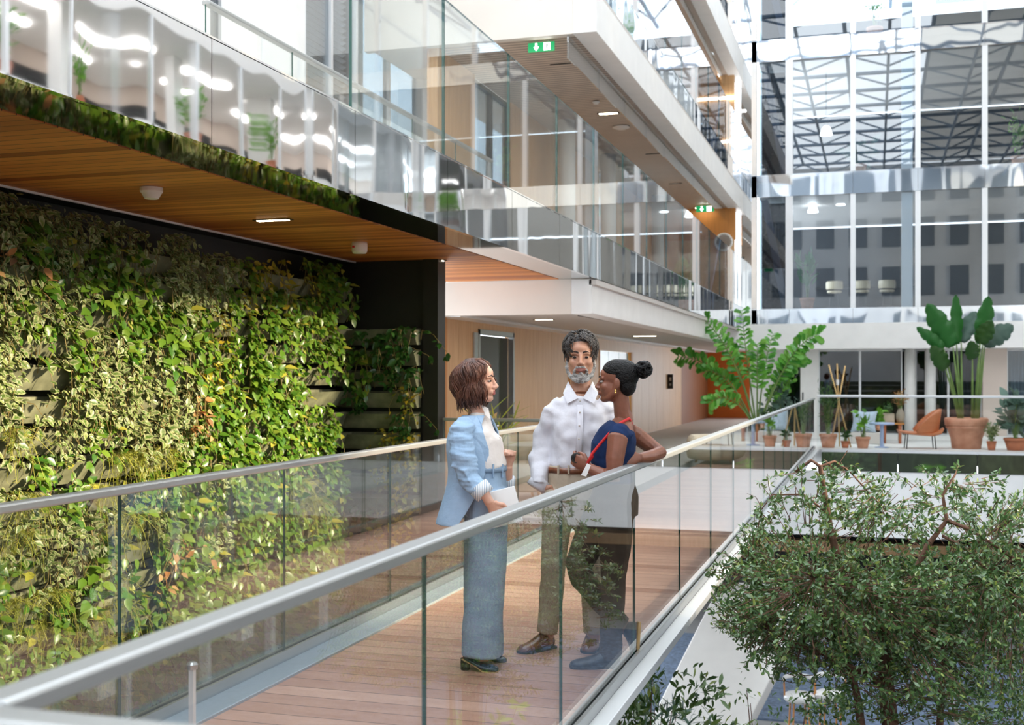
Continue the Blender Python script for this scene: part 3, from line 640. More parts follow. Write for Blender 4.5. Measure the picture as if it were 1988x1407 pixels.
for u, v, ru, rv, n in PUFFS:
    nclu = int(n / (2.2 if v > 1050 else 2.7))
    for i in range(nclu):
        q = RNG.normal(0, .5, 3); q /= max(1, np.linalg.norm(q)); dd = float(q[2]) * .9
        c = np.array(at(u + q[0] * ru, v + q[1] * rv, D=6.9 + dd)); dv = bone - c; j = int(np.argmin((dv ** 2).sum(1))); out = c - bone[j]; out /= np.linalg.norm(out) + 1e-6
        tw = c - out * RNG.uniform(.10, .22) + np.array((0, 0, -.02))
        if nt_ < 3600: twigs.tube([tuple(tw - np.array(TB)), tuple((tw + c) / 2 + rnd(1, .008)[0] - np.array(TB)), tuple(c - np.array(TB))], [.003, .0022, .0012], 3); nt_ += 1
        for s in range(RNG.integers(2, 4)):
            b0 = tw + (c - tw) * (.35 + .65 * (s + 1) / 3)
            for l in range(RNG.integers(4, 7)):
                d = out * .5 + RNG.normal(0, .8, 3) + np.array((0, 0, .15)); P.append(b0 + RNG.normal(0, .006, 3)); D_.append(d); N_.append(RNG.normal(0, .6, 3) + np.array((0, 0, .8)))
ln = RNG.uniform(.023, .042, len(P))
link('foliage', leaf_mesh('foliage', np.array(P) - np.array(TB), D_, N_, ln, ln * .55, 'oval', M['leaf_tree'], .2, .1), tr)
twigs.build('twigs', M['bark'], tr)
for P_, a, b in sk[1:]:
    pass
# --- shrubs on the garden floor
def shrub(name, label, loc, r, h, n, mats, L, W, shape='oval', trunk=True, seed=3):
    rg = np.random.default_rng(seed); e = thing(name, label, 'plant', loc); P = []; D = []; Nn = []; st = MB()
    for i in range(n // 9):
        q = rg.normal(0, .5, 3); q /= max(1, np.linalg.norm(q)); c = np.array((q[0] * r, q[1] * r, h * (.62 + .38 * q[2])))
        if i < 60: st.tube([(0, 0, 0), tuple(c * (.4, .4, .6)), tuple(c)], [.018, .009, .003], 5)
        for l in range(9): P.append(c + rg.normal(0, .05, 3)); D.append(q + rg.normal(0, .8, 3)); Nn.append(rg.normal(0, .6, 3) + (0, 0, .9))
    ln = L * rg.uniform(.7, 1.2, len(P)); link('foliage', leaf_mesh('foliage', P, D, Nn, ln, ln * W / L, shape, M[mats]), e)
    st.build('stems', M['bark'], e); return e
p = at(1245, 1500, D=9.5); shrub('garden_shrub', 'dark bushy shrub seen through the bottom edge below the bridge', (p.x, p.y, -4), 1.1, 3.25, 5000, 'leaf_tree', .10, .045)
p = at(1245, 1330, D=12); shrub('silver_shrub', 'grey-green feathery shrub below the right edge of the bridge', (p.x, p.y, -4), .75, 2.5, 900, 'leaf_grey', .24, .05, 'lance', seed=8)
p = at(1500, 1480, D=9.); shrub('low_shrub', 'loose small-leaved shrub at the foot of the white sloping pier', (p.x, p.y, -4), .8, 3.2, 1800, 'leaf_tree', .05, .026, seed=5)
p = at(1980, 1290, D=11); shrub('bright_shrub', 'bright green leafy shrub at the lower right picture edge', (p.x + .3, p.y, -4), .6, 2.6, 500, 'leaf_fresh', .16, .07, seed=6)
# white sloping pier, blue-grey rug, stools of the garden level
b = MB().add([(-3.3, 14.2, -4), (-2.15, 14.2, -4), (-2.0, 15.8, -4), (-3.15, 15.8, -4), (-2.4, 18.4, -1.84), (-.95, 18.4, -1.84), (-.8, 19.8, -1.84), (-2.25, 19.8, -1.84)],
             [(3, 2, 1, 0), (4, 5, 6, 7), (0, 1, 5, 4), (1, 2, 6, 5), (2, 3, 7, 6), (3, 0, 4, 7)])
struct(b.build('trim_white_pier', M['white'], bevel=.02))
o = tag(MB().box(-6, 1.2, 19.5, 25.5, -4, -3.97).box(1.3, 8.5, 15.5, 25.5, -4, -3.97).build('rug', M['rock']), 'mottled blue-grey rug on the garden floor behind the white pier', 'rug')
def stool(label, u, v, D):
    p = at(u, v, D=D); e = thing('bar_stool', label, 'stool', (p.x, p.y, -4), .3, 'white stools under the terrace')
    MB().lathe([(.0, .74), (.2, .74), (.23, .77), (.23, .82), (.2, .85), (0, .85)], (0, 0, 0), 20).build('seat', M['white_gloss'], e, smooth=True)
    t = MB()
    for k in range(9):
        a = math.pi * k / 8; t.tube([(.22 * math.cos(a), .22 * math.sin(a), .82), (.24 * math.cos(a), .24 * math.sin(a), 1.08)], .03, 6)
    MB().tube([(.23 * math.cos(math.pi * k / 12), .23 * math.sin(math.pi * k / 12), 1.06) for k in range(13)], (.035), 8, flat=.5).build('backrest', M['white_gloss'], e, smooth=True)
    for a in (0, math.pi): MB().tube([(.22 * math.cos(a), 0, .8), (.23 * math.cos(a), 0, 1.05)], .012, 6).build('back_post', M['orange_wood'], e)
    for k in range(4):
        a = math.pi / 4 + k * math.pi / 2; MB().tube([(.15 * math.cos(a), .15 * math.sin(a), .76), (.2 * math.cos(a), .2 * math.sin(a), 0)], .014, 6).build('leg', M['orange_wood'], e)
    return e
stool('white bar stool under the terrace, nearest the white pier', 1552, 1345, 17.6)
stool('white bar stool under the terrace, behind the left tree stem', 1612, 1345, 17.7)
# ================================================================ PEOPLE
def skin_mat(name, col, col2, rough=.45):
    m = mat(name, col, rough, var=.04, vscale=14, col2=col2, bump=.06, bscale=180)
    b = m.node_tree.nodes['Principled BSDF']; b.inputs['Subsurface Weight'].default_value = .06; b.inputs['Subsurface Scale'].default_value = .02; return m
def blob(mb, name, mats, parent=None, voxel=.006, smooth=4, fac=.5, pick=None, disp=None):
    """grow one continuous surface round the overlapping pieces of mb"""
    o = mb.build(name, mats if isinstance(mats, (list, tuple)) else [mats])
    r = o.modifiers.new('r', 'REMESH'); r.mode = 'VOXEL'; r.voxel_size = voxel
    if smooth:
        s = o.modifiers.new('s', 'SMOOTH'); s.factor = fac; s.iterations = smooth
    dg = bpy.context.evaluated_depsgraph_get(); me = bpy.data.meshes.new_from_object(o.evaluated_get(dg)); old = o.data
    o.modifiers.clear(); o.data = me; bpy.data.meshes.remove(old); me.name = name
    if disp:
        nr = [v.normal.copy() for v in me.vertices]
        for v, n_ in zip(me.vertices, nr): v.co += n_ * disp(v.co)
        s = o.modifiers.new('settle', 'SMOOTH'); s.factor = .5; s.iterations = 3
    me.polygons.foreach_set('use_smooth', [True] * len(me.polygons))
    ix = [0] * len(me.polygons)
    if pick:
        for p in me.polygons: ix[p.index] = pick(p.center)
    me.polygons.foreach_set('material_index', ix); me.update()
    if parent is not None: o.parent = parent
    return o
def folds(seed, amp=.006, sc=(9, 9, 5)):
    off = Vector((seed * 3.1, seed * 1.7, seed))
    return lambda c: amp * (mnoise.noise(Vector((c.x * sc[0], c.y * sc[1], c.z * sc[2])) + off) + .5 * mnoise.noise(Vector((c.x * sc[0] * 2.3, c.y * sc[1] * 2.3, c.z * sc[2] * 3)) + off))
def tuck(o, covered, by=.012):
    """the body lies a little inside the clothes"""
    nr = [(v, v.normal.copy()) for v in o.data.vertices if covered(v.co)]
    for v, n_ in nr: v.co -= n_ * by
class Pose:
    def __init__(s, u, v, D): s.D = D; s.base = at(u, v, D=D); s.base.z = 0.0; s.R = Matrix.Rotation(-TH, 3, 'Z')
    def __call__(s, u, v, d=0): return s.R @ (at(u, v, D=s.D + d) - s.base)
def hand(mb, w, d, s, n, curl=.5, L=1.0, spread=.1, thumb=.5):
    """palm and five separate fingers: wrist w, towards the knuckles d, thumb side s, palm side n"""
    w, d, s, n = Vector(w), Vector(d).normalized(), Vector(s).normalized(), Vector(n).normalized()
    s = (s - d * s.dot(d)).normalized(); n0 = d.cross(s); n = n0 if n0.dot(n) > 0 else -n0
    mb.tube([w - d * .02, w + d * .015, w + d * .05 * L, w + d * .088 * L], [(.026, .019), (.028, .017), (.039, .015), (.036, .012)], 12, up=s)
    for k, (o, ln) in enumerate(((.029, .070), (.010, .078), (-.009, .073), (-.027, .058))):
        p = w + d * (.082 * L) + s * o * L; a = spread * (1.5 - k) * .25; c = curl * (1 + .12 * k); P = [p - d * .02]; dirv = (d + s * a).normalized(); ang = c * .55; P.append(p)
        for fr in (.45, .32, .27):
            dd = dirv * math.cos(ang) + n * math.sin(ang); p = p + dd * ln * L * fr; P.append(p); ang += c
        mb.tube(P, [.0095, .0098, .0088, .008, .0065], 8)
    b = w + d * .022 + s * .026; t1 = b + (d * .6 + s * (.75 - .4 * thumb) + n * .3 * thumb).normalized() * .038; t2 = t1 + (d * .9 + s * (.25 - .5 * thumb) + n * .5 * thumb).normalized() * .030; t3 = t2 + (d * .9 - s * .5 * thumb + n * .5 * thumb).normalized() * .022
    mb.tube([b - d * .015, b, t1, t2, t3], [.012, .0135, .0115, .0098, .0075], 8)
def head(mb, c, yaw, s=1.0, neck=None, nr=.052, pitch=0, nose=1.0, fem=False):
    """head with brow, cheeks, nose, lips, chin, ears; eye level at c; returns the frame"""
    R = Matrix.Rotation(yaw, 3, 'Z') @ Matrix.Rotation(-pitch, 3, 'Y'); c = Vector(c)
    def X(f, l, z): return c + R @ Vector((f * s, l * s, z * s))
    def B(p, r): mb.ball(X(*p), tuple(q * s for q in r), 12, rot=R)
    B((-.012, 0, .040), (.098, .076, .082)); B((.018, 0, -.030), (.072, .064, .082)); B((.060, 0, -.093), (.028, .030, .021))
    j = .058 if fem else .064
    for k in (1, -1):
        mb.tube([X(-.010, k * .060, -.015), X(.0, k * j, -.055), X(.040, k * .036, -.088), X(.066, k * .008, -.098)], [.018 * s, .019 * s, .018 * s, .016 * s], 8)
        B((.054, k * .034, -.026), (.030, .027, .026)); B((-.014, k * .074, -.008), (.019, .010, .031))
        mb.tube([X(.083, k * .010, .020), X(.080, k * .032, .026), X(.064, k * .050, .020)], [.010 * s, .010 * s, .008 * s], 8)
        B((.098, k * .012, -.034), (.012, .009, .008)); B((.085, k * .016, -.060), (.012, .014, .012))
    B((.060, 0, .045), (.030, .052, .034))
    mb.tube([X(.084, 0, .018), X(.098, 0, -.010), X(.112 * (.98 + .02 * nose), 0, -.030), X(.100, 0, -.038)], [.009 * s, .010 * s, .012 * s, .008 * s], 8)
    for z, r in ((-.056, .0065), (-.068, .0078)):
        mb.tube([X(.078, -.024, z), X(.091, -.010, z + .001), X(.094, 0, z), X(.091, .010, z + .001), X(.078, .024, z)], [r * s * .6, r * s, r * s * 1.05, r * s, r * s * .6], 8)
    if neck is not None: mb.tube([X(-.022, 0, -.03), (X(-.024, 0, -.10) + Vector(neck)) / 2, Vector(neck)], [nr * .95, nr, nr * 1.15], 14)
    return X, R
M['eye_white'] = mat('eye_white', 'A89E98', .4); M['eye_dark'] = mat('eye_iris', '1A120D', .1); M['brow'] = mat('eyebrow', '2A1C16', .7)
def face_parts(X, R, root, s=1.0, brow='brow', squint=1.0):
    for k in (1, -1):
        MB().ball(X(.0755, k * .031, .002), (.0120 * s, .0130 * s, .0080 * s * squint), 8, rot=R).ball(X(.0840, k * .0315, .002), (.0060 * s, .0085 * s, .0078 * s * squint), 8, 1, rot=R).build('eye', [M['eye_white'], M['eye_dark']], root, smooth=True)
        MB().tube([X(.094, k * .011, .026), X(.091, k * .028, .033), X(.076, k * .046, .027)], [(.0038 * s, .003), (.0045 * s, .003), (.002, .002)], 6).build('eyebrow', M[brow], root, smooth=True)
def lock(mb, pts, r, n=6): mb.tube(pts, [r * .5, r, r, r * .8, r * .25][:len(pts)] if len(pts) == 5 else list(np.linspace(r, r * .3, len(pts))), n)
def fabric(name, col, col2=None, weave=0, rough=.8, scale=8, bump=.25, bscale=26, stretch=None):
    return mat(name, col, rough, var=.06, vscale=scale, col2=col2, bump=bump, bscale=bscale, stretch=stretch, spec=.2)
M['skin_w'] = skin_mat('light_skin', 'D9A58C', 'E2B29C'); M['skin_m'] = skin_mat('tanned_skin', 'BE8A70', 'C99880'); M['skin_b'] = skin_mat('dark_skin', '7A4A36', '8C5844')
M['lips'] = mat('lips', 'B0605A', .4); M['lips_m'] = mat('lips_m', '9A6258', .45); M['lips_b'] = mat('lips_b', '7E4038', .4); M['teeth'] = mat('teeth', 'E9E2DA', .3)
M['blazer'] = fabric('pale_blue_linen', '9DBAD8', 'ABC5E0'); M['jean'] = fabric('blue_grey_wool', '93ABC4', 'A3B9D0'); M['blouse'] = fabric('cream_blouse', 'F0E6DF', 'F5EDE8')
M['shirt'] = fabric('white_cotton', 'DDDBE3', 'E6E5EB', bump=.35, bscale=14); M['chino'] = fabric('beige_chino', 'C6B8A4', 'B5A48E'); M['navy'] = fabric('navy_jersey', '14264A', '1D335C'); M['trouser'] = fabric('dark_brown_trouser', '4A3F35', '574A3E')
M['hair_brown'] = mat('brown_hair', '4A2A22', .38, var=.3, vscale=30, col2='7A4E3C', stretch=(1, 1, .25), bump=.6, bscale=90); M['hair_grey'] = mat('dark_grey_hair', '241F1E', .5, var=.3, vscale=40, col2='5A5452', bump=.6, bscale=110)
M['hair_black'] = mat('black_hair', '080607', .42, spec=.25, var=.3, vscale=40, bump=.7, bscale=120); M['beard'] = mat('grey_beard', '8A8682', .8, var=.3, vscale=45, col2='E0DDDA', bump=.9, bscale=140)
M['shoe_navy'] = mat('navy_leather', '2C3E52', .25, spec=.6); M['shoe_brown'] = mat('brown_leather', '6E3D26', .28, var=.25, vscale=20, col2='8E5636', coat=.3); M['shoe_black'] = mat('black_leather', '15171B', .35); M['sole'] = mat('dark_sole', '1C1714', .7); M['tan'] = mat('tan_sole', 'B99A6A', .6)
M['piping'] = fabric('navy_lining', '3A5078'); M['red'] = mat('red_lanyard_webbing', 'D2282A', .6); M['gold'] = mat('gold', 'D9B36A', .25, metal=1); M['button'] = mat('pearl_button', 'CFC6BE', .3)
m, nt, b, L = new_mat('striped_cuff'); tc = N(nt, 'ShaderNodeTexCoord'); wv = N(nt, 'ShaderNodeTexWave'); wv.inputs['Scale'].default_value = 34; wv.bands_direction = 'X'; L(tc.outputs['Object'], wv.inputs[0])
r_ = N(nt, 'ShaderNodeValToRGB'); r_.color_ramp.elements[0].color = (*lin('8FA3BA'), 1); r_.color_ramp.elements[1].color = (*lin('EEF0F2'), 1); r_.color_ramp.elements[0].position = .3; r_.color_ramp.elements[1].position = .5; L(wv.outputs[0], r_.inputs[0]); L(r_.outputs[0], b.inputs['Base Color']); b.inputs['Roughness'].default_value = .85; M['stripe'] = m
def shoe(name, heel, toe, mat_, root, w=.047, h=.095, sole='sole', laces=True, up=(0, 0, 1), pump=False, lift=.0):
    heel, toe, up = Vector(heel), Vector(toe), Vector(up); d = toe - heel; L_ = d.length; d.normalize(); side = d.cross(up).normalized(); up = side.cross(d).normalized()
    def P(t, z, x=0): return heel + d * (t * L_) + up * z + side * x
    prof = [(.02, .062, .055, .8), (.14, .10, .085, .9), (.30, .095, .082, .9), (.46, .072, .055, .98), (.62, .052, .034, 1.08), (.80, .044, .026, 1.08), (.94, .036, .02, .85), (1.0, .026, .012, .45)]
    R = []
    for t, hh, _, ww in prof:
        hz = hh * h / .095; zz = lift * max(0, 1 - t / .62) ** .8
        if pump and .1 < t < .55: hz = .026 + .0 * t
        if pump and t <= .1: hz = .05
        R.append([P(t, zz + hz * (.5 - .5 * math.cos(a)) if True else 0, w * ww * math.sin(a)) for a in [2 * math.pi * k / 14 for k in range(14)]])
    o = MB().rings(R).build(name, M[mat_], root, smooth=True); sb = o.modifiers.new('sub', 'SUBSURF'); sb.levels = sb.render_levels = 1
    R = []
    for t, hh, _, ww in prof:
        zz = lift * max(0, 1 - t / .62) ** .8
        R.append([P(t, zz + z, x * w * ww * 1.04) for x, z in ((-1, .0), (1, .0), (1, .006 if pump else .014), (-1, .006 if pump else .014))])
    MB().rings(R).build('sole', M[sole], o)
    if lift: MB().tube([P(.08, lift), P(.07, .0)], [.026, .024], 10).build('heel', M['sole'], o)
    if laces:
        t = MB()
        for k in range(4): t.tube([P(.34 + .055 * k, .094 - .013 * k, -.018), P(.345 + .055 * k, .099 - .013 * k, 0), P(.34 + .055 * k, .094 - .013 * k, .018)], .0028, 5)
        t.build('laces', M['black'], o)
    return o
def flap(mb, pts, th=.006):
    """a cloth flap with thickness from a planar polygon"""
    pts = [Vector(p) for p in pts]; n = (pts[1] - pts[0]).cross(pts[2] - pts[0]).normalized() * th; k = len(pts)
    mb.add([p - n / 2 for p in pts] + [p + n / 2 for p in pts], [tuple(range(k))[::-1], tuple(range(k, 2 * k))] + [(i, (i + 1) % k, k + (i + 1) % k, k + i) for i in range(k)])
# ---------------------------------------------------------------- woman in the blue blazer
q = Pose(930, 1291, 6.45); b = MB(); c = q(927, 741, 0)
X, R = head(b, c, math.radians(-14), .98, neck=q(928, 806, 0), nr=.046, pitch=.03, fem=True)
b.tube([q(938, 985), q(936, 930), q(926, 880), q(924, 845), q(927, 818), q(928, 800)], [(.10, .14), (.088, .12), (.098, .14), (.085, .155), (.06, .10), (.045, .05)], 18, up=(1, 0, 0))
b.tube([q(898, 838, -.15), q(906, 920, -.22), q(930, 946, -.26), q(944, 964, -.27), q(951, 976, -.27)], [.045, .04, .034, .027, .025], 10)
w1 = q(951, 976, -.27); hand(b, w1, q(976, 1010, -.25) - w1, q(990, 985, -.27) - w1, (0.1, .9, -.2), curl=.35, L=1.0, thumb=.4)
b.tube([q(940, 838, .15), q(962, 915, .14), q(984, 950, .08), q(985, 925, .05), q(986, 905, .03)], [.045, .04, .036, .029, .026], 10)
w2 = q(986, 903, .03); hand(b, w2, (q(990, 872, .0) - w2), (-.8, -.2, .1), (.25, -.9, .1), curl=1.35, L=.92, thumb=1.0)
for k, dd in ((948, -.07), (944, .08)): b.tube([q(k, 960, dd), q(k - 4, 1100, dd), q(k - 12, 1262, dd), q(k - 10, 1285, dd - .02)], [.075, .05, .035, .03], 10)
lipc = X(.09, 0, -.062)
wm1 = blob(b, 'person', [M['skin_w'], M['lips']], None, .0045, 3, .5, pick=lambda p: 1 if (p - lipc).length < .021 and abs(p.z - lipc.z) < .011 else 0)
tuck(wm1, lambda p: q(0, 1000).z < p.z < q(0, 815).z and (p - w1).length > .13 and (p - w2).length > .13)
wm1.location = q.base; wm1.rotation_euler.z = TH
tag(wm1, 'smiling woman with wavy brown bob in pale blue blazer and wide trousers, holding a tablet', 'person', 'people talking on the bridge')
face_parts(X, R, wm1, .98, squint=.75)
h = MB()
h.ball(X(-.024, 0, .046), (.098, .086, .088), 14, rot=R); h.ball(X(-.050, 0, -.035), (.066, .086, .085), 14, rot=R)
rg = np.random.default_rng(4)
blob(h, 'hair', M['hair_brown'], wm1, .006, 3, .5)
h = MB()
for i in range(620):
    a = rg.uniform(-2.6, 2.6); sx, sy = -math.cos(a), -math.sin(a)
    bot = -.128 + .016 * rg.normal() + .02 * max(0, sx); w_ = rg.uniform(-.012, .009); ph = 2.2 * a + rg.uniform(-.5, .5); pts = [X(-.02 + rg.uniform(-.04, .05), .022 * sy + rg.normal() * .004, .130)]
    for t in (.12, .25, .38, .5, .62, .74, .86, 1.0):
        rr = .086 + .024 * math.sin(t * 2.7) + .013 * math.sin(t * 12 + ph) + w_ - (.02 if t == 1 else 0); z = .130 + (bot - .130) * t ** 1.2; g = min(1, .35 + t * 2.4) if t < .3 else 1
        pts.append(X(-.022 + sx * rr * g * 1.0 + .016 * math.sin(t * 9 + ph), sy * rr * g * .96, z))
    h.tube(pts, [.0015, .0026, .0036, .0036, .0036, .0036, .0034, .003, .001], 5)
h.build('hair_locks', M['hair_brown'], wm1, smooth=True)
# cream blouse, tucked in
b = MB().tube([q(946, 912), q(940, 890), q(930, 860), q(927, 838), q(930, 815), q(932, 800)], [(.112, .135), (.116, .14), (.125, .148), (.095, .155), (.066, .085), (.056, .058)], 20, up=(1, 0, 0))
bl = blob(b, 'blouse', M['blouse'], wm1, .007, 3, disp=folds(2, .006))
f = MB()
for dd in (-.045, .03): flap(f, [q(934, 786, dd), q(948, 792, dd - .012), q(953, 815, dd - .03), q(943, 806, dd - .035)])
f.build('collar', M['blouse'], bl, smooth=False)
for v in (826, 850, 876, 900): MB().ball(q(972 - abs(v - 870) * .12, v, -.045), .006, 6).build('button', M['button'], bl)
# trousers: waistband, wide legs
b = MB().tube([q(942, 903), q(942, 925), q(944, 960), q(944, 1000)], [(.108, .122), (.112, .132), (.122, .165), (.115, .165)], 20, up=(1, 0, 0))
for k, dd, hx in ((948, -.085, 933), (940, .085, 938)):
    b.tube([q(k, 950, dd), q(k, 1030, dd), q(k - 3, 1110, dd), q((k + hx) / 2 - 2, 1190, dd), q(hx, 1273, dd)], [(.108, .09), (.108, .092), (.104, .09), (.108, .092), (.107, .095)], 18, up=(1, 0, 0))
tq = blob(b, 'trousers', M['jean'], wm1, .008, 3, disp=folds(5, .009, (8, 8, 2.2)))
MB().tube([q(942, 902), q(942, 913)], [(.116, .134), (.118, .138)], 24, up=(1, 0, 0)).build('waistband', M['jean'], tq, smooth=True)
for u, dd in ((958, -.13), (976, -.08)): MB().tube([q(u, 901, dd), q(u, 927, dd)], .005, 6).build('belt_loop', M['jean'], tq)
# blazer: open shell, lapels, sleeves
yawb = math.radians(-24)
lev = [(806, 925, .066, .078, 30, 30), (822, 921, .088, .150, 34, 34), (838, 918, .112, .188, 30, 32), (870, 919, .130, .192, 24, 24), (905, 922, .124, .172, 26, 22), (940, 921, .130, .172, 44, 40), (980, 914, .148, .182, 62, 60), (1016, 906, .158, .190, 78, 80)]
n = 40; V = []
for v, u, rx, ry, na, fa in lev:
    cc = q(u, v, 0)
    for k in range(n + 1):
        a = math.radians(-na) + (math.radians(-360 + fa + na) * k / n); p = Vector((rx * math.cos(a), ry * math.sin(a), 0)); V.append(cc + Matrix.Rotation(yawb, 3, 'Z') @ p)
b = MB().add(V, [(i * (n + 1) + k, i * (n + 1) + k + 1, (i + 1) * (n + 1) + k + 1, (i + 1) * (n + 1) + k) for i in range(len(lev) - 1) for k in range(n)])
jk = b.build('blazer', M['blazer'], wm1, smooth=True); so = jk.modifiers.new('s', 'SOLIDIFY'); so.thickness = .008; so.offset = 1; sb = jk.modifiers.new('u', 'SUBSURF'); sb.levels = sb.render_levels = 2
b = MB()
for k, sg in ((0, -1), (n, 1)):
    E_ = [V[i * (n + 1) + k] for i in range(5)]; O_ = [V[i * (n + 1) + (k + (6 if k == 0 else -6))] for i in range(5)]
    out = Vector((.008, -.012, 0))
    flap(b, [E_[0] + out, O_[0].lerp(E_[0], .2) + out, O_[1].lerp(E_[1], .1) + out * 1.3, O_[2].lerp(E_[2], .35) + out * 1.3, E_[4] + out, E_[3] + out * 1.2, E_[2] + out * 1.2, E_[1] + out * 1.2], .007)
b.build('lapel', M['blazer'], jk)
b = MB().tube([q(903, 826, -.13), q(895, 842, -.19), q(899, 880, -.225), q(906, 920, -.235), q(916, 936, -.245), q(934, 950, -.262)], [.060, .070, .066, .062, .060, .052], 14)
for k in range(4): b.tube([q(878 + 6 * k, 905 + 10 * k, -.25), q(900 + 5 * k, 914 + 9 * k, -.30), q(926 + 3 * k, 902 + 11 * k, -.25)], .012, 6)
blob(b, 'sleeve', M['blazer'], jk, .006, 2, disp=folds(9, .015, (7, 7, 24)))
b = MB().tube([q(940, 832, .14), q(960, 890, .15), q(966, 925, .14), q(984, 946, .085)], [.06, .06, .056, .046], 12); blob(b, 'sleeve', M['blazer'], jk, .007, 3)
MB().tube([q(928, 944, -.258), q(942, 960, -.27)], [(.058, .058), (.054, .054)], 20).build('cuff', M['stripe'], jk, smooth=True)
MB().tube([q(985, 948, .085), q(985, 928, .055)], [.042, .044], 16).build('cuff', M['stripe'], jk, smooth=True)
s1 = q(898, 1296, -.09); s1.z = 0; s2 = q(968, 1301, -.14); s2.z = 0; shoe('shoe', s1, s2, 'shoe_navy', wm1, .040, .075, 'tan', False, pump=True, lift=.062)
s1 = q(925, 1280, .09); s1.z = 0; s2 = q(984, 1287, .06); s2.z = 0; shoe('shoe', s1, s2, 'shoe_navy', wm1, .040, .075, 'tan', False, pump=True, lift=.062)
# tablet in her hand
pc = at(978, 984, D=6.45 - .205); e = MB().box(-.082, .082, -.004, .004, -.095, .095).build('tablet', M['white_gloss'], None, bevel=.003)
e.location = pc; e.rotation_euler = (math.radians(-6), math.radians(-14), TH); tag(e, 'white tablet held at her thigh by the woman in the blue blazer', 'tablet')
MB().box(-.074, .074, .0035, .0052, -.086, .086).build('screen', M['black'], e)
# ---------------------------------------------------------------- man in the white shirt
q = Pose(1105, 1258, 6.85); b = MB(); c = q(1127, 694, 0)
X, R = head(b, c, math.radians(-93), 1.09, neck=q(1127, 762, .02), nr=.060, pitch=-.02)
b.tube([q(1112, 950), q(1120, 905), q(1124, 840), q(1124, 795), q(1126, 764)], [(.15, .105), (.145, .1), (.15, .10), (.125, .075), (.065, .06)], 18, up=(1, 0, 0))
b.tube([q(1082, 800), q(1057, 850, .04), q(1048, 892, .02), q(1054, 930, -.06), q(1066, 950, -.09)], [.042, .045, .04, .032, .028], 10)
w_ = q(1066, 950, -.09); hand(b, w_, q(1078, 985, -.09) - w_, (.6, -.2, .3), (0, 1, 0), curl=.2)
b.tube([q(1172, 800), q(1197, 850, .05), q(1205, 900, .06), q(1190, 960, .03)], [.042, .045, .04, .03], 10)
w_ = q(1190, 962, .03); hand(b, w_, (-.2, -.05, -1), (-.8, -.6, 0), (-1, 0, 0), curl=.4)
for k, hu in ((1084, 1063), (1146, 1152)): b.tube([q(k, 955), q((k + hu) / 2, 1100, .02), q(hu, 1225), q(hu, 1250)], [.085, .055, .038, .035], 10)
lipc = X(.09, 0, -.062)
man = blob(b, 'person', [M['skin_m'], M['lips_m']], None, .0048, 3, .5, pick=lambda p: 1 if (p - lipc).length < .026 and abs(p.z - lipc.z) < .013 else 0)
tuck(man, lambda p: q(0, 938).z < p.z < q(0, 778).z, .02)
man.location = q.base; man.rotation_euler.z = TH; tag(man, 'grey-bearded man in white shirt and beige trousers with one hand in his pocket', 'person', 'people talking on the bridge')
face_parts(X, R, man, 1.09, squint=.8)
h = MB(); rg = np.random.default_rng(6)
h.ball(X(-.014, 0, .058), (.098, .080, .077), 14, rot=R); h.ball(X(-.050, 0, .005), (.062, .078, .070), 12, rot=R)
blob(h, 'hair', M['hair_grey'], man, .006, 2, .5)
def strands(h, X, c, r, n, keep, flow, ln, rad, rg, lift=.006, wave=.0):
    """short locks lying along an ellipsoid: roots where keep(), combed along flow()"""
    c = Vector(c); k = 0
    while k < n:
        d = Vector(rg.normal(0, 1, 3)).normalized(); p = Vector((c.x + d.x * r[0], c.y + d.y * r[1], c.z + d.z * r[2]))
        if not keep(p): continue
        k += 1; pts = [X(*p)]; L_ = ln * rg.uniform(.6, 1.2); nrm = d.copy(); ph = rg.uniform(0, 6)
        f = Vector(flow(p)) + Vector(rg.normal(0, .22, 3))
        for i in range(1, 5):
            f = (f - nrm * f.dot(nrm)).normalized(); p = p + f * (L_ / 4); e = Vector(((p.x - c.x) / r[0], (p.y - c.y) / r[1], (p.z - c.z) / r[2])); e.normalize(); nrm = e
            p = Vector((c.x + e.x * r[0], c.y + e.y * r[1], c.z + e.z * r[2])); w_ = nrm.cross(f) * (wave * math.sin(i * 1.6 + ph)); o_ = p + w_ + nrm * (lift * math.sin(i / 4 * 2.6) + .002); pts.append(X(*o_))
        h.tube(pts, [rad * .7, rad, rad, rad * .7, rad * .2], 5)
h = MB()
strands(h, X, (-.014, 0, .058), (.100, .083, .080), 620, lambda p: p.z > .045 and (p.x < .055 or p.z > .10), lambda p: (-.25 + .9 * (p.x > .03), .6 if p.y > -.02 else -.6, -.35 if abs(p.y) > .04 else .2), .062, .0032, rg, .012, .006)
strands(h, X, (-.034, 0, .010), (.078, .080, .085), 380, lambda p: -.03 < p.z < .06 and p.x < .028, lambda p: (-.5, 0, -1), .05, .003, rg, .006, .005)
h.build('hair_locks', M['hair_grey'], man, smooth=True)
h = MB()
for k in (1, -1):
    h.tube([X(.004, k * .070, -.012), X(.012, k * .068, -.050), X(.038, k * .050, -.090), X(.066, k * .022, -.112), X(.074, 0, -.118)], [(.010, .008), (.017, .010), (.024, .014), (.026, .018), (.027, .02)], 8)
    h.tube([X(.099, k * .002, -.047), X(.092, k * .018, -.050), X(.078, k * .032, -.066), X(.070, k * .036, -.090)], [.0075, .0085, .0095, .011], 8)
h.ball(X(.074, 0, -.100), (.022, .032, .024), 10, rot=R); h.tube([X(.092, -.008, -.082), X(.092, .008, -.082)], .009, 8)
blob(h, 'beard', M['beard'], man, .0042, 2, .4, disp=folds(3, .004, (60, 60, 60)))
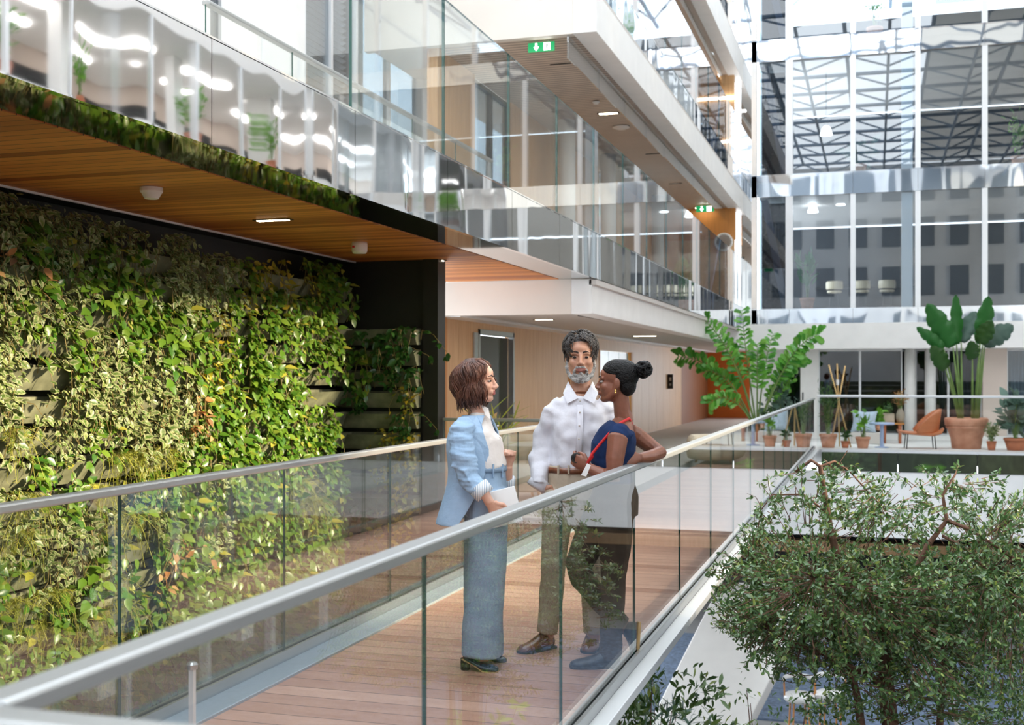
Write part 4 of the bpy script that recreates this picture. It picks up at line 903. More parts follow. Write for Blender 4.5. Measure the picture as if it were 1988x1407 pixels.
b = MB().tube([q(1120, 912), q(1124, 890), q(1126, 840), q(1124, 800), q(1123, 782), q(1126, 768)], [(.168, .118), (.166, .124), (.176, .132), (.178, .115), (.140, .098), (.080, .074)], 22, up=(1, 0, 0))
b.tube([q(1092, 780), q(1072, 797), q(1057, 845, .04), q(1048, 890, .02), q(1048, 922, -.05), q(1046, 944, -.085)], [.045, .060, .062, .060, .054, .060], 14)
b.tube([q(1160, 780), q(1180, 797), q(1198, 850, .05), q(1206, 900, .06), q(1193, 945, .03)], [.045, .060, .060, .058, .048], 14)
sh = blob(b, 'shirt', M['shirt'], man, .007, 7, disp=folds(7, .020, (8, 8, 6)))
f = MB()
for k in (1, -1): flap(f, [X(-.03, k * .066, -.130), X(.045, k * .054, -.152), X(.092, k * .014, -.212), X(.098, k * .066, -.238), X(.050, k * .090, -.185)], .006)
f.build('collar', M['shirt'], sh)
MB().tube([q(1126, 786, -.128), q(1126, 840, -.146), q(1122, 905, -.132)], [(.018, .004)] * 3, 8, up=(1, 0, 0)).build('placket', M['shirt'], sh, smooth=True)
for v in (778, 800, 826, 852, 878, 902): MB().ball(q(1126 - (v - 780) * .03, v, -.128 - .02 * math.sin((v - 778) / 124 * math.pi)), .0055, 6).build('button', M['button'], sh)
MB().tube([q(1052, 930, -.06), q(1040, 948, -.07)], [.056, .062], 18).build('cuff', M['shirt'], sh, smooth=True)
b = MB().tube([q(1118, 906), q(1116, 930), q(1114, 968)], [(.166, .118), (.17, .124), (.168, .128)], 20, up=(1, 0, 0))
for k, hu, dk_ in ((1084, 1062, -.01), (1147, 1152, .02)): b.tube([q(k, 955), q(k - 4, 1020, 0), q((k + hu) / 2, 1105, -.01 + dk_), q((k + 2 * hu) / 3, 1170, dk_), q(hu, 1228, dk_)], [(.100, .105), (.088, .10), (.072, .082), (.066, .072), (.062, .070)], 16, up=(1, 0, 0))
b.tube([q(1058, 948, -.07), q(1076, 968, -.12), q(1084, 985, -.12)], [.03, .034, .03], 10)
tq = blob(b, 'trousers', M['chino'], man, .008, 3, disp=folds(11, .008, (9, 9, 4)))
MB().tube([q(1118, 905), q(1118, 916)], [(.174, .127), (.175, .128)], 26, up=(1, 0, 0)).build('belt', M['shoe_brown'], tq, smooth=True)
for u in (1084, 1104, 1142): MB().tube([q(u, 903, -.128), q(u, 920, -.13)], .006, 6).build('belt_loop', M['chino'], tq)
s1 = q(1074, 1254, .04); s1.z = 0; s2 = q(1008, 1267, -.13); s2.z = 0; shoe('shoe', s1, s2, 'shoe_brown', man, .048, .105)
s1 = q(1153, 1240, .10); s1.z = 0; s2 = q(1142, 1264, -.14); s2.z = 0; shoe('shoe', s1, s2, 'shoe_brown', man, .048, .105)
# ---------------------------------------------------------------- woman in the navy top
q = Pose(1180, 1300, 6.50); b = MB(); c = q(1196, 742, .0)
X, R = head(b, c, math.radians(168), .98, neck=q(1212, 818, .02), nr=.046, pitch=.02, fem=True)
b.tube([q(1192, 985), q(1190, 925), q(1193, 868), q(1204, 838), q(1210, 815)], [(.11, .145), (.085, .115), (.108, .135), (.085, .13), (.05, .055)], 18, up=(1, 0, 0))
b.tube([q(1206, 836, -.10), q(1199, 852, -.165), q(1194, 890, -.185), q(1190, 926, -.19), q(1170, 922, -.18), q(1150, 912, -.15), q(1143, 907, -.13)], [.048, .056, .050, .043, .038, .030, .026], 12)
w_ = q(1143, 907, -.13); hand(b, w_, q(1116, 893, -.10) - w_, (.1, -.2, 1), (-.2, 1, 0), curl=.75, L=.98, thumb=.8)
b.tube([q(1222, 836, .12), q(1236, 846, .16), q(1258, 862, .15), q(1281, 879, .10), q(1262, 886, .02), q(1240, 889, -.06)], [.046, .050, .046, .041, .036, .028], 12)
w_ = q(1240, 889, -.06); hand(b, w_, q(1212, 893, -.10) - w_, (-.1, .3, 1), (0, .2, -1), curl=.2, L=.95)
b.tube([q(1196, 970, -.09), q(1192, 1120, -.08), q(1188, 1272, -.08), q(1185, 1292, -.08)], [.075, .05, .036, .034], 10)
b.tube([q(1188, 970, .09), q(1120, 1098, .09), q(1205, 1205, .10), q(1222, 1230, .10)], [.075, .052, .036, .032], 10)
lipc = X(.09, 0, -.062)
wm2 = blob(b, 'person', [M['skin_b'], M['lips_b']], None, .0045, 3, .5, pick=lambda p: 1 if (p - lipc).length < .022 and abs(p.z - lipc.z) < .011 else 0)
wm2.location = q.base; wm2.rotation_euler.z = TH; tag(wm2, 'woman with a black hair bun in sleeveless navy top leaning back on the railing', 'person', 'people talking on the bridge')
face_parts(X, R, wm2, .98)
h = MB(); h.ball(X(-.040, 0, .043), (.088, .080, .086), 16, rot=R); h.ball(X(-.062, 0, -.015), (.052, .066, .062), 12, rot=R); h.ball(X(-.010, 0, .062), (.088, .077, .068), 14, rot=R)
rg = np.random.default_rng(8); bc = X(-.150, 0, .075)
for i in range(46):
    a = rg.uniform(-1.5, 1.5); p0 = X(.062 - .02 * abs(a), .060 * math.sin(a), .100 - .055 * abs(math.sin(a)) ** 2)
    h.tube([p0, X(-.02, .083 * math.sin(a), .118 - .06 * abs(math.sin(a))), X(-.105, .05 * math.sin(a), .085 - .02 * abs(math.sin(a))), bc], [.003, .0055, .005, .003], 5)
hr = blob(h, 'hair', M['hair_black'], wm2, .0045, 1, .4)
h = MB().ball(bc, .036, 10)
for i in range(60):
    u_ = rg.normal(0, 1, 3); u_ /= np.linalg.norm(u_); v_ = np.cross(u_, rg.normal(0, 1, 3)); v_ /= np.linalg.norm(v_); r = .039 + rg.uniform(0, .011)
    h.tube([bc + Vector(u_ * math.cos(t) + v_ * math.sin(t)) * (r + .003 * math.sin(5 * t)) for t in np.linspace(0, 2.2, 6)], .0045, 5)
blob(h, 'bun', M['hair_black'], hr, .004, 0)
for k in (1, -1): MB().ball(X(-.008, k * .085, -.044), .006, 8).ball(X(-.008, k * .085, -.056), .007, 8).build('earring', M['gold'], wm2, smooth=True)
b = MB().tube([q(1192, 955), q(1190, 925), q(1188, 895), q(1191, 868), q(1200, 842), q(1207, 826)], [(.112, .14), (.102, .126), (.118, .138), (.128, .148), (.105, .150), (.072, .13)], 22, up=(1, 0, 0))
for dd in (-.13, .13): b.tube([q(1190, 860, dd), q(1205, 833, dd), q(1225, 850, dd)], [.03, .034, .03], 10)
b.tube([q(1208, 834, -.10), q(1203, 842, -.145), q(1200, 850, -.158)], [.042, .056, .054], 12)
tp = blob(b, 'top', M['navy'], wm2, .007, 3, disp=folds(13, .006, (9, 9, 9)))
b = MB().tube([q(1192, 935), q(1193, 960), q(1193, 1000)], [(.112, .138), (.128, .16), (.13, .165)], 20, up=(1, 0, 0))
b.tube([q(1195, 970, -.085), q(1194, 1040, -.085), q(1192, 1130, -.08), q(1188, 1200, -.08), q(1184, 1278, -.08)], [(.108, .092), (.096, .09), (.07, .075), (.066, .07), (.062, .066)], 16, up=(1, 0, 0))
b.tube([q(1180, 975, .08), q(1150, 1040, .09), q(1122, 1098, .09), q(1130, 1122, .09), q(1168, 1168, .10), q(1208, 1214, .10)], [.105, .094, .075, .070, .062, .056], 16)
blob(b, 'trousers', M['trouser'], wm2, .008, 3, disp=folds(15, .008, (9, 9, 5)))
s1 = q(1207, 1303, -.08); s1.z = 0; s2 = q(1106, 1311, -.10); s2.z = 0; shoe('shoe', s1, s2, 'shoe_black', wm2, .050, .105, 'sole')
shoe('shoe', q(1243, 1205, .10), q(1238, 1283, .08), 'shoe_black', wm2, .048, .10, 'tan', up=(-1, 0, .1))
ly = MB().tube([q(1228, 822, .02), q(1222, 812, -.05), q(1206, 820, -.095), q(1186, 838, -.13), q(1168, 858, -.13), q(1150, 880, -.135), q(1140, 900, -.15)], [(.008, .003)] * 7, 8).tube([q(1228, 822, .02), q(1215, 818, .09), q(1185, 845, .10), q(1158, 875, .0), q(1140, 900, -.14)], [(.008, .003)] * 5, 8).build('lanyard', M['red'], wm2, smooth=True)
f = MB(); flap(f, [q(1140, 899, -.17), q(1147, 903, -.17), q(1138, 925, -.17), q(1128, 922, -.17)], .003); f.build('badge', M['white_gloss'], ly)
# sunglasses case / folded sunglasses in her hand
pc = at(1123, 893, D=6.40); g = thing('sunglasses', 'black folded sunglasses held up by the woman in the navy top', 'sunglasses', pc, TH)
for dx, dz in ((-.012, .012), (.016, -.014)):
    MB().tube([(dx + .026 * math.cos(a), -.01 + .004 * math.sin(a), dz + .024 * math.sin(a)) for a in np.linspace(0, 2 * math.pi, 17)], .004, 6).build('frame', M['black'], g, smooth=True)
    MB().tube([(dx, -.011, dz), (dx, -.008, dz)], [.024, .024], 16).build('lens', mat('smoked_lens', '07080A', .05, spec=.8), g)
for k in (0, 1): MB().tube([(-.02, .004 + .01 * k, .03), (.012, .006 + .01 * k, -.005), (.034, .0 + .01 * k, -.038)], .004, 6).build('temple', M['black'], g)
# ================================================================ FIXTURES
def linear_light(label, u, v, z, L, rz=0, wd=.05, group=None):
    p = at(u, v, z=z); e = thing('ceiling_light', label, 'light', (p.x, p.y, z), rz, group)
    MB().box(-L / 2 - .02, L / 2 + .02, -wd / 2 - .015, wd / 2 + .015, -.004, .01).build('trim', M['black'], e)
    n = max(3, int(L / .07)); t = MB()
    for k in range(n): t.box(-L / 2 + L * k / n + .008, -L / 2 + L * (k + 1) / n - .008, -wd / 2, wd / 2, -.008, -.003)
    t.build('diffuser', M['lamp'], e); return e
linear_light('slim light strip in the cedar soffit, the one nearer the camera', 530, 427, 2.876, .30)
linear_light('slim light strip in the cedar soffit, the one nearer the lobby', 838, 506, 2.876, .30)
linear_light('light strip in the lobby ceiling above the lift', 1056, 620, 2.436, .28)
linear_light('light strip in the lobby ceiling above the navy-topped woman', 1252, 652, 2.436, .5, 0, .09)
linear_light('five-cell light in the slatted ceiling below the round disc', 1181, 220, 6.22, .34, 0, .09)
linear_light('light strip beside the far exit sign', 1367, 403, 6.22, .5, 0, .12)
def detector(label, u, v, z, r, h, dot=False, square=False):
    p = at(u, v, z=z); e = thing('smoke_detector' if not square else 'motion_sensor', label, 'detector', (p.x, p.y, z))
    if square: MB().lathe([(r * .95, 0), (r, -.02), (r * .98, -h * .8), (r * .8, -h)], n=4 if False else 24).build('housing', M['plastic_white'], e, smooth=True)
    else: MB().lathe([(r, 0), (r, -h * .35), (r * .86, -h * .5), (r * .6, -h * .92), (.001, -h)], n=28).build('housing', M['plastic_white'], e, smooth=False, bevel=.003)
    if dot: MB().box(-.03 - .012, -.03 + .012, -r - .004, -r + .01, -h * .55, -h * .38).build('indicator', M['red'], e)
    else: MB().lathe([(r * .88, -h * .40), (r * .88, -h * .46)], n=28).build('vent_ring', M['grey_ceiling'], e)
    return e
detector('white domed smoke detector on the cedar soffit', 294, 364, 2.88, .078, .085)
detector('white rounded sensor with a red mark on the cedar soffit', 698, 470, 2.88, .078, .11, True, True)
detector('round white disc on the slatted second-level ceiling', 1206, 246, 6.22, .16, .05)
detector('small white sensor on the slatted ceiling left of the round disc', 1157, 197, 6.22, .06, .05)
detector('small white detector on the lobby ceiling near the far end', 1303, 675, 2.43, .08, .12)
for i, (u, v) in enumerate(((1088, 125), (1268, 299), (1312, 357))):
    p = at(u, v, z=6.22); tag(MB().box(-.16, .16, -.02, .02, -.004, .008).build('ceiling_vent', M['black'], loc=(p.x, p.y, 6.225)), ('slot vent in the slatted ceiling nearest the exit sign', 'slot vent in the upper ceiling past the round disc', 'farthest slot vent in the upper ceiling')[i], 'vent')
def exit_sign(label, u, v, z, s=1.0):
    p = at(u, v, z=z); p.y = max(p.y, 15.85); e = thing('exit_sign', label, 'sign', (p.x, p.y, 6.20)); W_, H_ = .19 * s, .065 * s
    MB().box(-W_, W_, -.015, .015, -2 * H_, 0).build('panel', mat('exit_green', '1E9A5C', .4, emit=.5), e, bevel=.006)
    t = MB()
    def poly(P): t.prism([(x * s, z_ * s - H_) for x, z_ in P], 'y', -.019, -.0155)
    poly([(-.082, .05), (-.058, .05), (-.058, .0), (-.035, .0), (-.07, -.05), (-.105, .0), (-.082, 0)][::-1])
    poly([(.04, .05), (.13, .05), (.13, -.05), (.04, -.05)][::-1])
    t.build('pictogram', M['lamp_white'], e)
    MB().prism([(a * s, b_ * s - H_) for a, b_ in ((.078, .04), (.094, .04), (.1, .02), (.112, .004), (.106, 0), (.095, .008), (.1, -.015), (.115, -.05), (.1, -.05), (.085, -.02), (.062, -.05), (.052, -.042), (.074, -.01), (.07, .01))][::-1], 'y', -.021, -.0192).build('figure', mat('exit_green', '1E9A5C', .4), e)
    for k in (-.1, .1): MB().tube([(k, 0, 0), (k, 0, .05)], .006, 6).build('hanger', M['steel'], e)
    return e
exit_sign('green exit sign with white arrow under the slatted ceiling, top centre', 1033, 73, 6.14, 1.0)
exit_sign('small far green exit sign beside the wooden end wall', 1369, 405, 6.12, 1.3)
e = thing('blade_sign', 'black floor sign projecting from the wooden lobby wall', 'sign', (-5.94, 35.2, 1.17))
MB().box(0, .16, -.02, .02, 0, .44).build('plate', M['black'], e); MB().box(.05, .11, -.024, -.019, .24, .34).box(.06, .10, -.024, -.019, .1, .16).build('pictogram', M['white'], e)
p = at(1405, 470, y=33.18); e = thing('ring_lamp', 'round white ring on the wooden end wall of the lower balcony', 'ring', p)
MB().tube([(.23 * math.cos(a), -.03, .23 * math.sin(a)) for a in np.linspace(0, 2 * math.pi, 33)], .03, 8).build('ring', M['white_gloss'], e, smooth=True)
MB().tube([(0, -.015, 0), (0, .0, 0)], [.22, .22], 32).build('disc', M['mirror_far'], e)
for i, (u, v, z, L) in enumerate(((1394, 191, 8.9, 1.15), (1418, 274, 8.0, .5))):
    p = at(u, v, y=33.17); tag(MB().box(-L / 2, L / 2, -.03, .03, -.03, .03).build('glow_strip', M['lamp_white'], loc=p), ('long white glowing strip in the third-level corner' if i == 0 else 'short white glowing strip in the second-level corner'), 'light')  # thin glowing bars set against the far panel walls
# slim metal post on the deck and slot diffuser of the lobby ceiling
e = thing('deck_post', 'short bright metal post on the deck at the lower left', 'post', (-2.78, 4.42, 0))
MB().box(-.011, .011, -.011, .011, 0, .33).build('post', M['alu_white'], e); MB().lathe([(.022, .33), (.024, .35), (.016, .36)], n=14).build('cap', M['steel'], e)
a, b_ = at(1128, 612, z=2.438), at(1246, 633, z=2.438); t = MB()
for k in range(22): c = a.lerp(b_, k / 21); t.box(c.x - .03, c.x + .03, c.y - .08, c.y + .06, 2.425, 2.437)
struct(t.build('trim_lobby_slot_diffuser', M['black']))
# ================================================================ POTS AND PLANTS
def pot(root, r, h, m='terracotta', rim=.22, z=0, band=False):
    pr = [(r * .68, 0), (r * .93, h * (1 - rim)), (r * .93, h * (1 - rim)), (r * 1.0, h * (1 - rim) + .005), (r * 1.02, h * .97), (r * .98, h), (r * .88, h), (r * .86, h * .9)]
    if band: pr = [(r * .68, 0), (r * .74, h * .36), (r * .76, h * .37), (r * .90, h * .66), (r * .96, h * .67), (r * .97, h * .72), (r * .93, h * .73), (r, h * .76), (r * 1.02, h * .96), (r * .98, h), (r * .9, h), (r * .88, h * .92)]
    o = MB().lathe(pr, (0, 0, z), 32).build('pot', M[m], root, smooth=True)
    MB().lathe([(.001, h * .88), (r * .87, h * .9)], (0, 0, z), 20, cap=False).build('soil', M['soil'], root); return o
def cloud(root, z0, z1, r, n, m, L, W, shape='oval', seed=1, stems=8, droop=0., cx=0, up=.2):
    rg = np.random.default_rng(seed); P = []; D = []; Nn = []; st = MB()
    for s in range(stems):
        a = rg.uniform(0, 6.28); tp = np.array((cx + r * .8 * rg.uniform(.1, 1) * math.cos(a), r * .8 * rg.uniform(.1, 1) * math.sin(a), z0 + (z1 - z0) * rg.uniform(.55, 1)))
        b0 = np.array((rg.normal() * .02, rg.normal() * .02, z0)); md = b0 * .5 + tp * .5 + (0, 0, (z1 - z0) * .12); st.tube([tuple(b0), tuple(md), tuple(tp)], [.009 * min(1, L * 12), .006 * min(1, L * 12), .002], 5)
        for l in range(n // stems):
            t = rg.uniform(.25, 1.02); q_ = (1 - t) ** 2 * b0 + 2 * t * (1 - t) * md + t * t * tp + rg.normal(0, r * .13, 3); P.append(q_); D.append((q_ - b0) * (1, 1, .2) * 2 + rg.normal(0, .4, 3) + (0, 0, up - droop)); Nn.append(rg.normal(0, .5, 3) + (0, -.3, .8))
    ln = L * rg.uniform(.7, 1.25, len(P)); link('foliage', leaf_mesh('foliage', P, D, Nn, ln, ln * W / L, shape, M[m]), root); st.build('stems', M['stem'], root)
def potted(label, u, y, z, r, h, m='terracotta', name='potted_plant', v=None, group=None, **k):
    p = at(u, 700, y=y); e = thing(name, label, 'potted plant', (p.x, y, z), 0, group); pot(e, r, h, m)
    if k: cloud(e, h * .9, k.pop('top'), k.pop('rad'), k.pop('n'), k.pop('leaf'), k.pop('L'), k.pop('W'), **k)
    return e
potted('tall leafy plant in a terracotta pot beside the bamboo tripod', 1608, 26.75, 0, .19, .30, top=1.42, rad=.30, n=420, leaf='leaf_dark', L=.11, W=.04, shape='lance', seed=2, stems=14)
potted('tiny dark plant in a red clay pot at the foot of the bamboo tripod', 1641, 26.72, 0, .095, .15, 'terracotta_dark', top=.38, rad=.14, n=50, leaf='leaf_dark', L=.10, W=.06, seed=3, stems=7)
potted('sparse heart-leaved plant in an orange clay pot in front of the cushion', 1675, 26.75, 0, .155, .245, top=.95, rad=.30, n=26, leaf='leaf_fresh', L=.17, W=.13, shape='heart', seed=5, stems=8)
potted('feathery grey-green plant in a clay pot seen through the bridge glass', 1546, 26.75, 0, .17, .28, top=1.1, rad=.32, n=260, leaf='leaf_grey', L=.15, W=.03, shape='lance', seed=6, stems=14)
potted('small clay pot with a low sprout, behind the glass end of the bridge', 1521, 26.8, 0, .075, .13, 'terracotta_dark', top=.42, rad=.12, n=30, leaf='leaf_grey', L=.12, W=.04, shape='lance', seed=7, stems=6)
potted('bushy plant in a clay pot right beside the fishtail palm', 1497, 27.0, 0, .16, .27, top=.9, rad=.3, n=120, leaf='leaf_dark', L=.14, W=.07, seed=8, stems=10)
potted('cream-speckled small plant in a clay pot right of the giant pot', 1925, 26.85, 0, .10, .19, 'terracotta_dark', top=.56, rad=.20, n=260, leaf='leaf_varieg', L=.07, W=.04, seed=9, stems=12)
potted('grey-green split-leaf plant in a clay pot at the right picture edge', 1972, 26.9, 0, .24, .26, 'terracotta_dark', top=1.22, rad=.38, n=90, leaf='leaf_grey', L=.26, W=.17, shape='heart', seed=10, stems=16)
potted('broad-leaved grey-green plant in front of the terrace glass door', 1512, 27.6, 0, .15, .25, top=1.35, rad=.42, n=90, leaf='leaf_grey', L=.2, W=.13, shape='heart', seed=12, stems=10)
potted('palm-like plant in a clay pot inside the first-floor window', 1567, 34.75, 3.42, .21, .36, top=1.62, rad=.34, n=34, leaf='leaf_banana', L=.42, W=.13, shape='blade', seed=13, stems=12, up=.6)
potted('large-leaved plant in a clay pot inside the second-floor window', 1669, 34.9, 7.2, .19, .34, top=.95, rad=.62, n=46, leaf='leaf_grey', L=.38, W=.22, shape='heart', seed=14, stems=14, droop=.3)
potted('leafy plant in a clay pot at the right edge of the second floor', 1979, 34.8, 7.2, .22, .32, top=1.5, rad=.45, n=120, leaf='leaf_fresh', L=.16, W=.08, seed=15, stems=12)
potted('airy plant in a clay pot inside the top-floor window', 1698, 34.8, 11.0, .22, .34, top=1.5, rad=.55, n=120, leaf='leaf_fresh', L=.16, W=.06, shape='lance', seed=16, stems=12)
# fishtail palm
p = at(1470, 700, y=27.2); e = thing('fishtail_palm', 'tall fishtail palm with drooping jagged fronds behind the bridge railing', 'palm', (p.x, 27.2, 0)); pot(e, .2, .3)
b0 = at(1470, 840, y=27.2); LP, LD, LN, LL = [], [], [], []; st = MB(); rg = np.random.default_rng(21)
for tip, mid, dy, wv in (((1318, 692), (1400, 692), .5, 1), ((1352, 612), (1420, 645), -.6, .9), ((1440, 604), (1448, 690), .1, .8), ((1588, 650), (1530, 660), -.2, 1), ((1560, 690), (1510, 700), .3, 1), ((1378, 782), (1425, 745), -.8, .9), ((1500, 650), (1480, 710), .4, .8), ((1400, 650), (1436, 700), .3, .9), ((1530, 745), (1500, 740), .5, .8), ((1372, 720), (1420, 715), .2, .9), ((1470, 670), (1470, 720), -.5, .8)):
    t_, m_ = at(*tip, y=27.2 + dy), at(*mid, y=27.2 + dy * .5); P_ = []
    for t in np.linspace(0, 1, 9): P_.append((b0 * ((1 - t) ** 2) + m_ * (2 * t * (1 - t)) + t_ * (t * t)) - Vector(e.location))
    st.tube(P_, list(np.linspace(.022, .005, 9)), 6)
    for t in np.linspace(.42, 1, 15):
        c = b0 * ((1 - t) ** 2) + m_ * (2 * t * (1 - t)) + t_ * (t * t) - Vector(e.location); tg = ((m_ - b0) * (1 - t) + (t_ - m_) * t).normalized()
        sd = tg.cross(Vector((0, 1, .2))).normalized()
        for k in (1, -1):
            for rep in range(2):
                LP.append(c + tg * rg.uniform(-.03, .03)); LD.append(tg * .55 + sd * k * rg.uniform(.5, 1) + Vector((0, rg.normal() * .5, -.15))); LN.append((rg.normal() * .3, -.7, .5)); LL.append(rg.uniform(.16, .30) * wv)
LL = np.array(LL); link('fronds', leaf_mesh('fronds', [tuple(a) for a in LP], [tuple(a) for a in LD], LN, LL, LL * .5, 'wedge', M['leaf_palm'], .15, .2), e); st.build('stalks', M['stem'], e)
# bird-of-paradise in the giant pot
p = at(1876, 700, y=27.3); e = thing('giant_potted_plant', 'large bird-of-paradise plant in a giant terracotta pot on the terrace', 'potted plant', (p.x, 27.3, 0)); pot(e, .44, .66, 'terracotta', band=True)
for i, (bu, mu, mv, tu, tv, w_, dy, ml) in enumerate(((1866, 1850, 672, 1800, 588, .36, -.25, 'leaf_banana'), (1866, 1857, 668, 1852, 572, .22, .0, 'leaf_banana'), (1864, 1832, 676, 1778, 634, .20, -.3, 'leaf_banana'), (1862, 1836, 716, 1804, 672, .30, -.4, 'leaf_dark'), (1868, 1866, 664, 1896, 606, .30, .3, 'leaf_grey'),
                                                       (1892, 1902, 668, 1916, 574, .30, -.1, 'leaf_banana'), (1894, 1903, 666, 1928, 622, .30, -.3, 'leaf_dark'), (1896, 1908, 668, 1966, 632, .34, .25, 'leaf_grey'), (1898, 1912, 670, 1958, 650, .18, .35, 'leaf_grey'), (1888, 1888, 697, 1882, 660, .26, -.35, 'leaf_dark'))):
    bb = at(bu, 812, y=27.3) - Vector(e.location); mm = at(mu, mv, y=27.3 + dy * .6) - Vector(e.location); tt = at(tu, tv, y=27.3 + dy) - Vector(e.location)
    s_ = MB().tube([bb, bb.lerp(mm, .5) + Vector((0, 0, .03)), mm], [.034, .024, .012], 8).build('stalk', M['stem'], e, smooth=True)
    n = 15; V = []; ax = (tt - mm); L_ = ax.length; ax.normalize(); sd = ax.cross(Vector((.25 * (1 if i % 2 else -1), -1, .2))).normalized(); nr_ = sd.cross(ax)
    for k in range(n + 1):
        t = k / n; wd = w_ * .66 * (math.sin(math.pi * min(1, t * .86 + .12)) ** .7) * (1 if k % 4 else .80) * (0.02 if k == n else 1)
        c = mm + ax * L_ * t + nr_ * (.10 * t * t * L_); V += [c - sd * wd + nr_ * wd * .35, c, c + sd * wd + nr_ * wd * .35]
    l = MB().add(V, [(k * 3 + j, k * 3 + j + 1, k * 3 + j + 4, k * 3 + j + 3) for k in range(n) for j in (0, 1)]).build('leaf', M[ml], s_, smooth=True)
    so = l.modifiers.new('solid', 'SOLIDIFY'); so.thickness = .004
# bamboo tripod, bench, cushion, tables, chair
p = at(1626, 700, y=26.95); e = thing('bamboo_tripod', 'three bamboo canes tied into a tripod among the terrace pots', 'plant support', (p.x, 26.95, 0))
for a, b_ in (((1612, 872), (1641, 710)), ((1630, 858), (1625, 706)), ((1652, 860), (1609, 708))):
    q0, q1 = at(*a, y=26.95 + (.3 if a[0] == 1630 else 0)) - Vector(e.location), at(*b_, y=26.95) - Vector(e.location); q0.z = 0; MB().tube([q0, q1], .016, 8).build('cane', mat('bamboo', 'D9B478', .5, var=.1), e, smooth=True)
MB().lathe([(.03, 0), (.034, .06), (.03, .12)], (0, 0, 1.36), 10).build('binding', M['white'], e)
p = at(1682, 700, y=28.6); o = tag(MB().box(-.35, .35, -.25, .25, 0, .26).build('bench', M['grey_ceiling'], loc=(p.x, 28.6, 0), bevel=.02), 'low grey upholstered bench on the terrace under the cushion', 'bench')
c = MB(); n = 12
V = []
for sgn in (-1, 1):
    for i in range(n + 1):
        for j in range(n + 1):
            a, b_ = i / n * 2 - 1, j / n * 2 - 1; puff = .10 * ((1 - a ** 4) * (1 - b_ ** 4)) ** .6; pin = 1 + .10 * (a * a * b_ * b_) - .06 * (1 - a * a * b_ * b_); V.append((a * .26 * pin, sgn * puff, b_ * .24 * pin))
c.add(V, [tuple((i * (n + 1) + j + (0 if k == 0 else (n + 1) ** 2)) for i, j in ((i0, j0), (i0 + 1, j0), (i0 + 1, j0 + 1), (i0, j0 + 1))) for k in (0, 1) for i0 in range(n) for j0 in range(n)])
o = tag(c.build('cushion', mat('pale_blue_cushion', 'B9CBDC', .85, bump=.3, bscale=20), smooth=True, loc=(p.x - .05, 28.52, .51)), 'pale blue square cushion propped on the grey bench', 'cushion'); o.rotation_euler = (-.2, .06, 0)
p = at(1712, 700, y=27.1); e = thing('side_table', 'small pale blue round side table between the pots', 'table', (p.x, 27.1, 0)); bm_ = mat('pale_blue_lacquer', 'B4C6EA', .4)
MB().lathe([(.26, .50), (.27, .52), (.26, .545), (0.001, .55)], n=28).build('tabletop', bm_, e, smooth=True); t = MB()
t.lathe([(.035 + .012 * (k % 2), .02 + .03 * k) for k in range(17)], n=14); t.lathe([(.15, 0), (.15, .015), (.04, .03)], n=20); t.build('leg', bm_, e, smooth=True)
p = at(1733, 700, y=28.9); e = thing('plant_stool', 'wooden plant table with round legs behind the side table', 'table', (p.x, 28.9, 0)); MB().box(-.26, .26, -.16, .16, .44, .47).build('tabletop', M['orange_wood'], e)
for sx in (-.18, .16):
    for sy in (-.1, .1): MB().tube([(sx, sy, 0), (sx, sy, .44)], [.03, .04], 10).build('leg', M['terracotta_dark'], e, smooth=True)
TX = p.x
e = thing('plant_box', 'striped stone planter with trailing greens on the wooden plant table', 'potted plant', (TX - .09, 28.9, .47)); MB().box(-.13, .13, -.08, .08, 0, .22).build('pot', mat('banded_stone', 'C9B8A4', .8, var=.2, vscale=3, stretch=(1, 1, 12)), e, bevel=.02); cloud(e, .2, .42, .2, 90, 'leaf_dark', .08, .04, seed=31)
e = thing('trailing_plant', 'bright lime trailing plant beside the striped planter', 'potted plant', (TX - .33, 28.7, .30)); pot(e, .09, .14); cloud(e, .12, .52, .17, 110, 'leaf_fresh', .13, .07, 'heart', seed=32, droop=.5)
e = thing('vase', 'rough stone vase holding dried flowers on the plant table', 'vase', (TX + .17, 28.9, .47)); MB().lathe([(.075, 0), (.10, .12), (.10, .2), (.06, .30), (.05, .33), (.04, .33)], n=24).build('body', mat('stone_vase', 'A89C8C', .8, var=.15), e, smooth=True)
e = thing('dried_bouquet', 'pinkish dried flower bouquet standing in the stone vase', 'flowers', (TX + .17, 28.9, .78)); cloud(e, 0, .42, .24, 150, 'leaf_dry', .08, .05, 'oval', seed=33, stems=16)
p = at(1786, 700, y=27.0); e = thing('lounge_chair', 'orange leather shell chair with thin dark legs on the terrace', 'chair', (p.x, 27.0, 0), .1); om = mat('orange_leather', 'C9794E', .4, var=.06)
R = [];
for x, z, w_, h_ in ((-.47, .40, .10, .03), (-.44, .37, .22, .06), (-.25, .34, .27, .08), (0, .32, .29, .09), (.25, .31, .28, .10), (.42, .36, .24, .11), (.47, .42, .16, .07)):
    R.append([(x, w_ * math.cos(a), z + h_ * .5 * math.sin(a)) for a in np.linspace(0, 2 * math.pi, 17)[:-1]])
s_ = MB().rings(R).build('seat', om, e, smooth=True)
V = []; nn, mm_ = 14, 8
for i in range(nn + 1):
    a = -1.75 + 3.5 * i / nn
    for j in range(mm_ + 1):
        t = j / mm_; hh = .52 * (1 - abs(a / 1.85) ** 2.6) * t; V.append((-.02 + (.40 + .07 * t) * math.cos(a), (.27 + .05 * t) * math.sin(a), .33 + hh))
